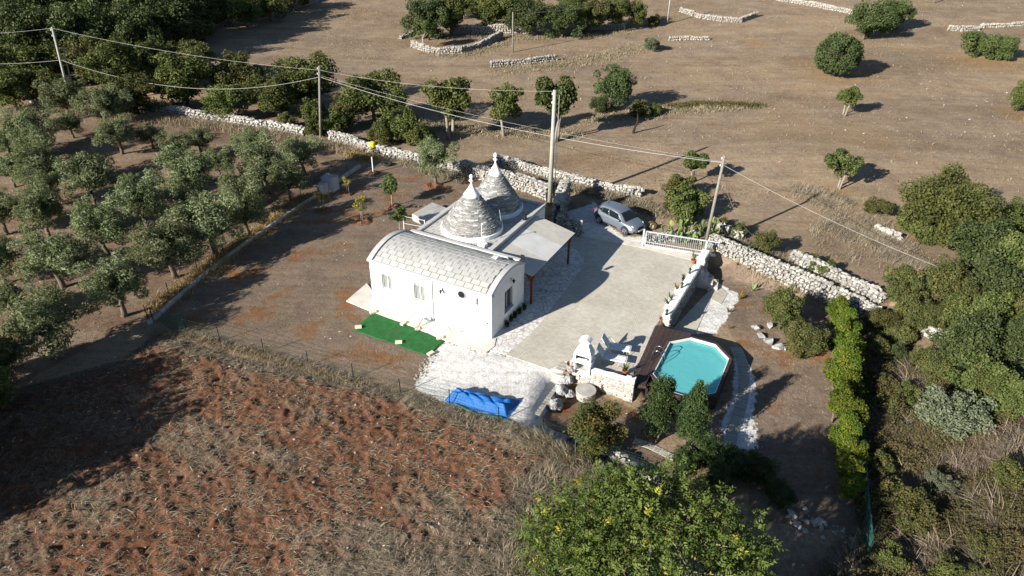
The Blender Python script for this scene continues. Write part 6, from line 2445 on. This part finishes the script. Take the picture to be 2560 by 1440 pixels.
# walnut tree in the foreground
def walnut():
    r = np.random.default_rng(77)
    zc = 4.3
    c = G0(1622, 1368, zc)
    g = float(hz(c[0], c[1]))
    root = empty('walnut_tree', (c[0], c[1], g), 0, 'large bright green walnut tree filling the bottom right foreground', 'walnut tree')
    rx, ry, rz_ = 4.7, 3.8, 1.9
    zc -= g
    nl = 150
    d = r.normal(size=(nl, 3))
    d /= np.linalg.norm(d, axis=1, keepdims=True)
    d[:, 2] = np.abs(d[:, 2]) * 1.0 - .25
    rad = .5 + .5 * r.random(nl) ** .5
    C = d * rad[:, None] * np.array([rx, ry, rz_]) * .88 + np.array([0, 0, zc])
    # compound leaves: a rachis with leaflets in pairs
    nleaf = 5400
    which = r.integers(0, nl, nleaf)
    q = r.normal(size=(nleaf, 3))
    q /= np.linalg.norm(q, axis=1, keepdims=True)
    base = C[which] + q * (r.uniform(.45, 1.05, nleaf) * .72)[:, None]
    dirv = q + r.normal(size=(nleaf, 3)) * .5 + np.array([0, 0, -.05])
    dirv /= np.linalg.norm(dirv, axis=1, keepdims=True)
    upv = np.array([0, 0, 1.0]) + r.normal(size=(nleaf, 3)) * .45
    side = np.cross(dirv, upv)
    side /= np.linalg.norm(side, axis=1, keepdims=True) + 1e-9
    nrm = np.cross(side, dirv)
    lt = .35 * r.random(nl)[which] + .6 * r.random(nleaf)
    lt[r.random(nleaf) < .03] = 1
    Vs, Ts = [], []
    Lr = r.uniform(.22, .36, nleaf)
    for j in range(7):
        t = (j // 2 + 1) / 4 if j < 6 else 1.0
        s = (1 if j % 2 else -1) if j < 6 else 0
        droop = -nrm * (Lr * t * t * .3)[:, None]
        o_ = base + dirv * (Lr * t)[:, None] + droop
        if s == 0:
            ld = dirv - nrm * .3
        else:
            ld = side * s * .95 + dirv * .45 - nrm * .2
        ld = ld + r.normal(size=ld.shape) * .18
        ld /= np.linalg.norm(ld, axis=1, keepdims=True)
        lw_ = np.cross(ld, nrm)
        lw_ /= np.linalg.norm(lw_, axis=1, keepdims=True) + 1e-9
        L = (r.uniform(.11, .17, nleaf))[:, None]
        Wd = L * .24
        Vs.append(np.stack([o_, o_ + ld * L * .45 + lw_ * Wd, o_ + ld * L - nrm * L * .18, o_ + ld * L * .45 - lw_ * Wd], 1))
        Ts.append(np.clip(lt + r.normal(size=nleaf) * .06, 0, 1))
    v = np.concatenate(Vs).reshape(-1, 3)
    t = np.repeat(np.concatenate(Ts), 4)
    link('crown', npmesh('crown', v, np.arange(len(v)).reshape(-1, 4), MT['walnut'], False, t), root)
    m_ = MB()
    m_.tube([(0, 0, -.2), (.1, .05, 1.0), (.15, .1, 1.7)], [.28, .22, .19], 10)
    hubs = []
    for i in range(6):
        a = i * PI / 3 + .3
        h = (1.7 * math.cos(a), 1.6 * math.sin(a), zc + random.uniform(-.5, .3))
        m_.tube([(.15, .1, 1.65), (h[0] * .5, h[1] * .5, 2.3), h], [.13, .1, .06], 7)
        hubs.append(h)
    for i in range(nl):
        e = C[i]
        h = min(hubs, key=lambda q_: (q_[0] - e[0]) ** 2 + (q_[1] - e[1]) ** 2)
        mid = (h[0] * .45 + e[0] * .55, h[1] * .45 + e[1] * .55, h[2] * .4 + e[2] * .6 - .1)
        m_.tube([h, mid, tuple(e)], [.045, .03, .01], 5)
    m_.build('trunk', MT['bark_pale'], root, smooth=True)


walnut()
plant('oak', 1800, 1570, 330, 'dark tree just below the bottom edge right of the walnut')
plant('holm', 1500, 1660, 420, 'dense tree below the bottom edge behind the walnut')


# ------------------------------------------------------------------ succulents and cactus
def agave(px, py, s, lab, leaf='agave', n_=22, seed=0):
    p = G(px, py)
    V, F_, T = blades(n_, .22 * s, .5 * s, .25 * s, .6 * s, .05 * s, seed, .25)
    r = empty('agave', p, 0, lab, 'succulent', 'succulents in the lower garden')
    link('leaves', npmesh('leaves', V, F_, MT[leaf], False, T), r)


for i, (x, y, s, lf, lab) in enumerate(((1844, 664, .5, 'yellowleaf', 'small yellowish succulent nearest the steps along the garden wall'),
                                        (1873, 675, .5, 'yellowleaf', 'second small succulent along the garden wall'),
                                        (1906, 683, .5, 'green', 'third small succulent along the garden wall'),
                                        (1940, 702, .7, 'yellowleaf', 'yellow-green succulent at the foot of the garden wall'),
                                        (1883, 727, 1.1, 'agave', 'largest grey agave in the lower garden'),
                                        (1851, 748, .9, 'yellowleaf', 'yellow-green succulent at the gravel edge'),
                                        (1821, 781, .7, 'yellowleaf', 'orange-tinted succulent below the gravel corner'),
                                        (1824, 822, .5, 'yellowleaf', 'tiny succulent in red earth above the pool'),
                                        (2039, 728, 1.1, 'agave', 'grey agave against the long garden wall'))):
    agave(x, y, s, lab, lf, 20, 50 + i)


def pads(px, py, lab, seed, n_=16, s=1.0):
    r = random.Random(seed)
    p = G(px, py)
    root = empty('prickly_pear', p, 0, lab, 'cactus', 'prickly pears behind the gate')
    tops = [((r.uniform(-.3, .3) * s, r.uniform(-.25, .25) * s, .15), 0)]
    for i in range(n_):
        b, lv = tops[r.randrange(max(0, len(tops) - 8), len(tops))]
        if lv > 3:
            b, lv = (r.uniform(-.4, .4) * s, r.uniform(-.3, .3) * s, .1), 0
        ln, wd = r.uniform(.2, .3) * s, r.uniform(.09, .13) * s
        tilt, az = r.uniform(-.7, .7), r.uniform(0, PI)
        m_ = MB()
        m_.lathe([(.01, -ln), (wd * .8, -ln * .6), (wd * 1.05, 0), (wd * .9, ln * .6), (.01, ln)], (0, 0, ln), 10, 1.0, .22)
        o = m_.build('pad', MT['cactus'], root, smooth=True, loc=b, rot=(tilt, r.uniform(-.5, .5), az))
        a = o.data.attributes.new('tint', 'FLOAT', 'POINT')
        a.data.foreach_set('value', np.full(len(o.data.vertices), r.random(), np.float32))
        tops.append(((b[0] - math.sin(az) * -math.sin(tilt) * ln * 1.7, b[1] - math.cos(az) * math.sin(tilt) * ln * 1.7, b[2] + ln * 1.6), lv + 1))


for i, (x, y, s, lab) in enumerate(((1668, 600, 1.0, 'prickly pear at the left behind the gate'), (1695, 606, 1.1, 'prickly pear second from the left behind the gate'),
                                    (1722, 606, 1.2, 'tallest prickly pear in the middle behind the gate'), (1745, 614, 1.1, 'prickly pear just left of the leaning pole'),
                                    (1782, 600, .9, 'prickly pear right of the leaning pole'))):
    pads(x, y, lab, 30 + i, 22, s)


# ------------------------------------------------------------------ grass, straw, scrub and loose stones
def blades_np(P_, L, Wd, lean, az, r, tint):
    n_ = len(P_)
    d = np.stack([np.cos(az) * np.sin(lean), np.sin(az) * np.sin(lean), np.cos(lean)], 1)
    s = np.stack([-np.sin(az), np.cos(az), np.zeros(n_)], 1) * Wd[:, None]
    s = s + r.normal(size=(n_, 3)) * Wd[:, None] * .5
    bend = np.stack([np.cos(az), np.sin(az), -np.ones(n_) * .7], 1) * (L * .22)[:, None]
    v = np.stack([P_ - s, P_ + s, P_ + d * (L * .55)[:, None] + s * .7, P_ + d * (L * .55)[:, None] - s * .7, P_ + d * L[:, None] + bend], 1).reshape(-1, 3)
    i = np.arange(n_)[:, None] * 5
    f = np.concatenate([i + np.array([[0, 1, 2]]), i + np.array([[0, 2, 3]]), i + np.array([[3, 2, 4]])])
    return v, f, np.repeat(tint, 5)


def in_poly(poly, n_, r, dens=None):
    p = np.asarray(poly)
    lo, hi = p.min(0), p.max(0)
    out = np.zeros((0, 2))
    while len(out) < n_:
        q = r.uniform(lo, hi, (n_ * 2, 2))
        q = q[sdf(poly, q[:, 0], q[:, 1]) > 0]
        if dens is not None:
            q = q[r.random(len(q)) < dens(q[:, 0], q[:, 1])]
        out = np.concatenate([out, q])
    return out[:n_]


def grass(name, label, P_, L0, L1, w, lean0, lean1, m, seed, az=None, azv=.6, zf=hz, sink=.02):
    r = np.random.default_rng(seed)
    n_ = len(P_)
    z = zf(P_[:, 0], P_[:, 1]) - sink
    a = r.uniform(0, 2 * PI, n_) if az is None else az + r.normal(size=n_) * azv
    clump = vnoise(P_[:, 0], P_[:, 1], .9, seed)
    tint = np.clip(.6 * r.random(n_) + .5 * clump - .05, 0, 1)
    v, f, t = blades_np(np.column_stack([P_, z]), r.uniform(L0, L1, n_) * (.6 + .8 * clump), np.full(n_, w) * r.uniform(.6, 1.3, n_), r.uniform(lean0, lean1, n_), a, r, tint)
    o = link(name, npmesh(name, v, f, MT[m], False, t))
    return tag(o, label, 'grass', kind='stuff')


r = np.random.default_rng(9)
FV = [p for p in FIELD]
# straw lying on the field: in drifts
VIS = P0((-20, 985), (300, 905), (385, 845), (640, 905), (1000, 978), (1340, 1075), (1420, 1150), (1310, 1280), (1280, 1460), (-20, 1460))
straw = in_poly(VIS, 70000, r, lambda x, y: np.clip((dryness(x, y) - .42) * 2.2, .22, .9))
grass('field_straw', 'flattened grey straw strewn over the ploughed red field', straw, .12, .42, .006, 1.0, 1.5, 'straw', 3, math.radians(-25), .8, clods, .0)
stub = in_poly(VIS, 9000, r, lambda x, y: np.clip((dryness(x, y) - .45) * 3, .02, 1))
grass('field_stubble', 'short upright grey stubble on the ploughed field', stub, .1, .32, .008, .1, 1.0, 'straw', 4, None, .5, clods, .0)


def along(path, n_, w, r):
    pts = [G(*p)[:2] for p in path]
    seg = np.array([np.linalg.norm(b - a) for a, b in zip(pts, pts[1:])])
    k = r.choice(len(seg), n_, p=seg / seg.sum())
    t = r.random(n_)[:, None]
    A, B = np.array(pts[:-1])[k], np.array(pts[1:])[k]
    return A + (B - A) * t + r.normal(size=(n_, 2)) * w


fl = along([(385, 832), (467, 842), (551, 862), (660, 892), (771, 924), (883, 955), (1002, 993), (1124, 1030), (1247, 1075), (1340, 1090)], 7500, .25, r)
grass('fence_grass', 'tall dry grass along the wire fence by the field', fl, .2, .55, .008, .1, 1.0, 'straw_pale', 6, math.radians(-60), 1.0)
fl = np.concatenate([along([(1330, 1098), (1390, 1130)], 2600, .35, r), along([(1390, 1130), (1480, 1165)], 2200, .4, r)])
grass('tussock_grass', 'golden tussocks of dry grass at the gravel corner', fl, .35, .85, .009, .2, 1.2, 'straw_pale', 7, math.radians(200), .9)
fl = np.concatenate([along([(395, 775), (500, 690), (600, 610), (700, 545), (780, 490)], 9000, .45, r), along([(880, 385), (930, 400)], 2500, .5, r)])
grass('kerb_grass', 'golden dry grass on the grove side of the kerb', fl, .2, .6, .011, .1, .8, 'straw_gold', 8)
fl = along([(80, 268), (330, 292), (430, 302), (560, 318), (680, 338), (760, 355), (830, 365), (900, 385)], 11000, .7, r)
grass('wall_grass', 'pale dry grass along the foot of the grove wall', fl, .3, .8, .014, .1, .8, 'straw_pale', 10)
fl = np.concatenate([along([(1010, 405), (1080, 430), (1160, 450)], 3000, .4, r), along([(1250, 430), (1330, 452), (1400, 465), (1470, 480), (1560, 500), (1660, 540)], 9000, .5, r),
                     along([(1760, 570), (1850, 615), (1960, 665)], 5000, .5, r), along([(1850, 640), (1960, 690), (2060, 725), (2150, 780)], 5000, .5, r)])
grass('lane_grass', 'dry grass growing along the lane between the walls', fl, .2, .6, .014, .1, .9, 'straw', 12)
fl = np.concatenate([along([(1080, 130), (1160, 138), (1260, 110)], 3500, .9, r), along([(1250, 175), (1400, 165), (1600, 120)], 6000, 1.2, r), along([(1000, 300), (1100, 320), (1260, 330), (1440, 335)], 6000, .9, r),
                     along([(1460, 300), (1600, 285), (1900, 262)], 6000, .8, r), along([(1120, 95), (1330, 95), (1560, 82)], 4000, 1.0, r)])
grass('meadow_tufts', 'longer dry grass in drifts over the far meadow', fl, .15, .5, .022, .2, 1.1, 'straw_pale', 13)
fl = along([(1680, 268), (1740, 262), (1830, 262), (1900, 266)], 4500, .5, r)
grass('green_tufts', 'streak of green weeds on the meadow bank', fl, .2, .55, .03, .1, .8, 'scrub', 14)
WB = P0((1270, 1180), (1420, 1150), (1560, 1190), (1460, 1300), (1400, 1480), (1240, 1480))
fl = in_poly(WB, 9000, r)
grass('walnut_grass', 'dark tangled dry grass at the left foot of the walnut', fl, .25, .8, .009, .3, 1.2, 'straw', 18, math.radians(100), 1.4)
# short stubble that roughens meadow, grove and yard
MDW = P0((420, 110), (560, 100), (830, 10), (2700, 10), (2700, 520), (2200, 480), (1800, 520), (1500, 470), (1200, 400), (1000, 230), (640, 150))
fl = in_poly(MDW, 42000, r, lambda x, y: np.clip(vnoise(x, y, 5.0, 61) * 1.6 - .2, .1, 1))
grass('meadow_stubble', 'thin dry stubble all over the far meadow', fl, .10, .34, .022, .2, 1.3, 'straw', 19)
fl = np.concatenate([in_poly(YARD, 9000, r, lambda x, y: np.clip(vnoise(x, y, 2.0, 62) * 2 - .5, .05, 1)), in_poly([G0(*p, -LOW)[:2] for p in ((1850, 680), (2150, 810), (2120, 1250), (1900, 1150), (1890, 900))], 5000, r)])
grass('yard_stubble', 'sparse dead weeds over the yard and garden soil', fl, .05, .16, .009, .3, 1.4, 'straw', 20)
fl = in_poly(GROVE, 16000, r, lambda x, y: np.clip(vnoise(x, y, 2.5, 63) * 2 - .5, .05, 1))
grass('grove_stubble', 'dead grass under the olive trees', fl, .08, .3, .012, .2, 1.3, 'straw', 21)
# uncut dry grass between the walls and the big bush
RB = P0((1960, 460), (2180, 500), (2320, 640), (2440, 700), (2300, 740), (2190, 700), (2040, 630))
fl = in_poly(RB, 17000, r, lambda x, y: np.clip(sdf(RB, x, y) / 2.2, 0, 1) * np.clip(vnoise(x, y, 1.6, 64) * 2.4 - .6, .04, 1))
grass('bank_grass', 'uncut grey grass on the slope below the very large bush', fl, .2, .6, .010, .2, 1.1, 'straw', 15, math.radians(20), .9)
# scrub on the right
SB = P0((2130, 800), (2230, 780), (2330, 900), (2560, 960), (2700, 1500), (1950, 1500), (2150, 1330))
fl = in_poly(SB, 26000, r, lambda x, y: np.clip(vnoise(x, y, 1.7, 51) * 2.2 - .5, .05, 1))
grass('scrub_grass', 'tangled grey-brown dry grass covering the slope at the lower right', fl, .45, 1.3, .010, .3, 1.35, 'straw', 16, math.radians(150), 1.2)
# leafy undergrowth mass
nn_ = 72000
fl = in_poly(SB, nn_, r, lambda x, y: np.clip(vnoise(x, y, 1.5, 52) * 2.6 - .75, .03, 1))
zb_ = hz(fl[:, 0], fl[:, 1])
hh_ = 1.15 * vnoise(fl[:, 0], fl[:, 1], 1.5, 52) * (.5 + .7 * vnoise(fl[:, 0], fl[:, 1], .5, 53))
P3 = np.column_stack([fl, zb_ + hh_ * r.uniform(.35, 1.05, nn_)])
nr_ = r.normal(size=(nn_, 3)) * .8 + np.array([0, 0, .7])
tn = np.clip(.5 * vnoise(fl[:, 0], fl[:, 1], 2.2, 54) + .5 * r.random(nn_), 0, 1)
v, f, t = leaf_quads(P3, nr_, r.uniform(.04, .085, nn_), r.uniform(.018, .034, nn_), r, tn)
tag(link('undergrowth', npmesh('undergrowth', v, f, MT['scrub'], False, t)), 'low brown and olive undergrowth mass at the lower right', 'undergrowth', kind='stuff')
for i, (x, y, w, kk, lab) in enumerate(((2350, 1205, 70, 'sage', 'small grey-green shrub in the scrub, below the silvery bush'), (2200, 1160, 80, 'bushb', 'low brownish shrub right of the hedge'),
                                        (2290, 1290, 120, 'bushb', 'broad brownish shrub in the lower scrub'), (2460, 1370, 90, 'bushb', 'small shrub near the lower right corner'),
                                        (2520, 1180, 100, 'bushb', 'shrub at the right edge in the scrub'), (2230, 1400, 100, 'bush', 'green shrub at the bottom edge right of the walnut'),
                                        (2400, 1440, 120, 'bush', 'green shrub at the bottom edge near the corner'))):
    plant(kk, x, y, w, lab)


# loose stones: pale chips on field, meadow and grove
def chips(name, label, P_, s0, s1, zf, m, seed):
    rr = np.random.default_rng(seed)
    z = zf(P_[:, 0], P_[:, 1])
    items = []
    for (x, y), zz_ in zip(P_, z):
        s = s0 + (s1 - s0) * rr.random() ** 3
        items.append(((x, y, zz_ + s * .18), (s, s * rr.uniform(.6, 1), s * rr.uniform(.4, .7)), (rr.uniform(-.4, .4), 0, rr.uniform(0, 6))))
    o = join_stones(name, items, MT[m])
    tag(o, label, 'stones')


chips('field_stones', 'pale stones scattered over the ploughed field', in_poly(VIS, 800, r), .035, .16, clods, 'limestone_far', 1)
YD = P0((390, 795), (790, 490), (930, 400), (1370, 500), (924, 760), (1040, 968), (460, 855))
chips('yard_stones', 'small pale stones scattered over the yard', in_poly(YD, 260, r), .03, .12, hz, 'limestone_far', 2)
MD = P0((850, 20), (2560, 20), (2560, 420), (1700, 430), (1300, 340), (900, 170))
chips('meadow_stones', 'pale stones scattered over the far meadow', in_poly(MD, 900, r), .07, .26, hz, 'limestone_far', 3)
GDP = [G0(*p, -LOW)[:2] for p in ((1850, 700), (2150, 810), (2120, 1200), (1900, 1150), (1890, 900))]
chips('garden_stones', 'small pale stones in the lower garden', in_poly(GDP, 160, r), .03, .12, hz, 'limestone_far', 4)
GE = np.concatenate([along([(1085, 895), (1060, 915), (1045, 955)], 130, .2, r), along([(1120, 855), (1200, 880), (1270, 895)], 60, .15, r)])
chips('gravel_edge_stones', 'loose stones along the ragged edge of the white gravel', GE, .04, .16, hz, 'limestone_far', 5)
chips('shade_stones', 'loose pale stones in the shade at the lower end of the hedge', along([(1980, 1308), (2060, 1322), (2120, 1338)], 55, .35, r), .1, .5, hz, 'limestone_far', 6)
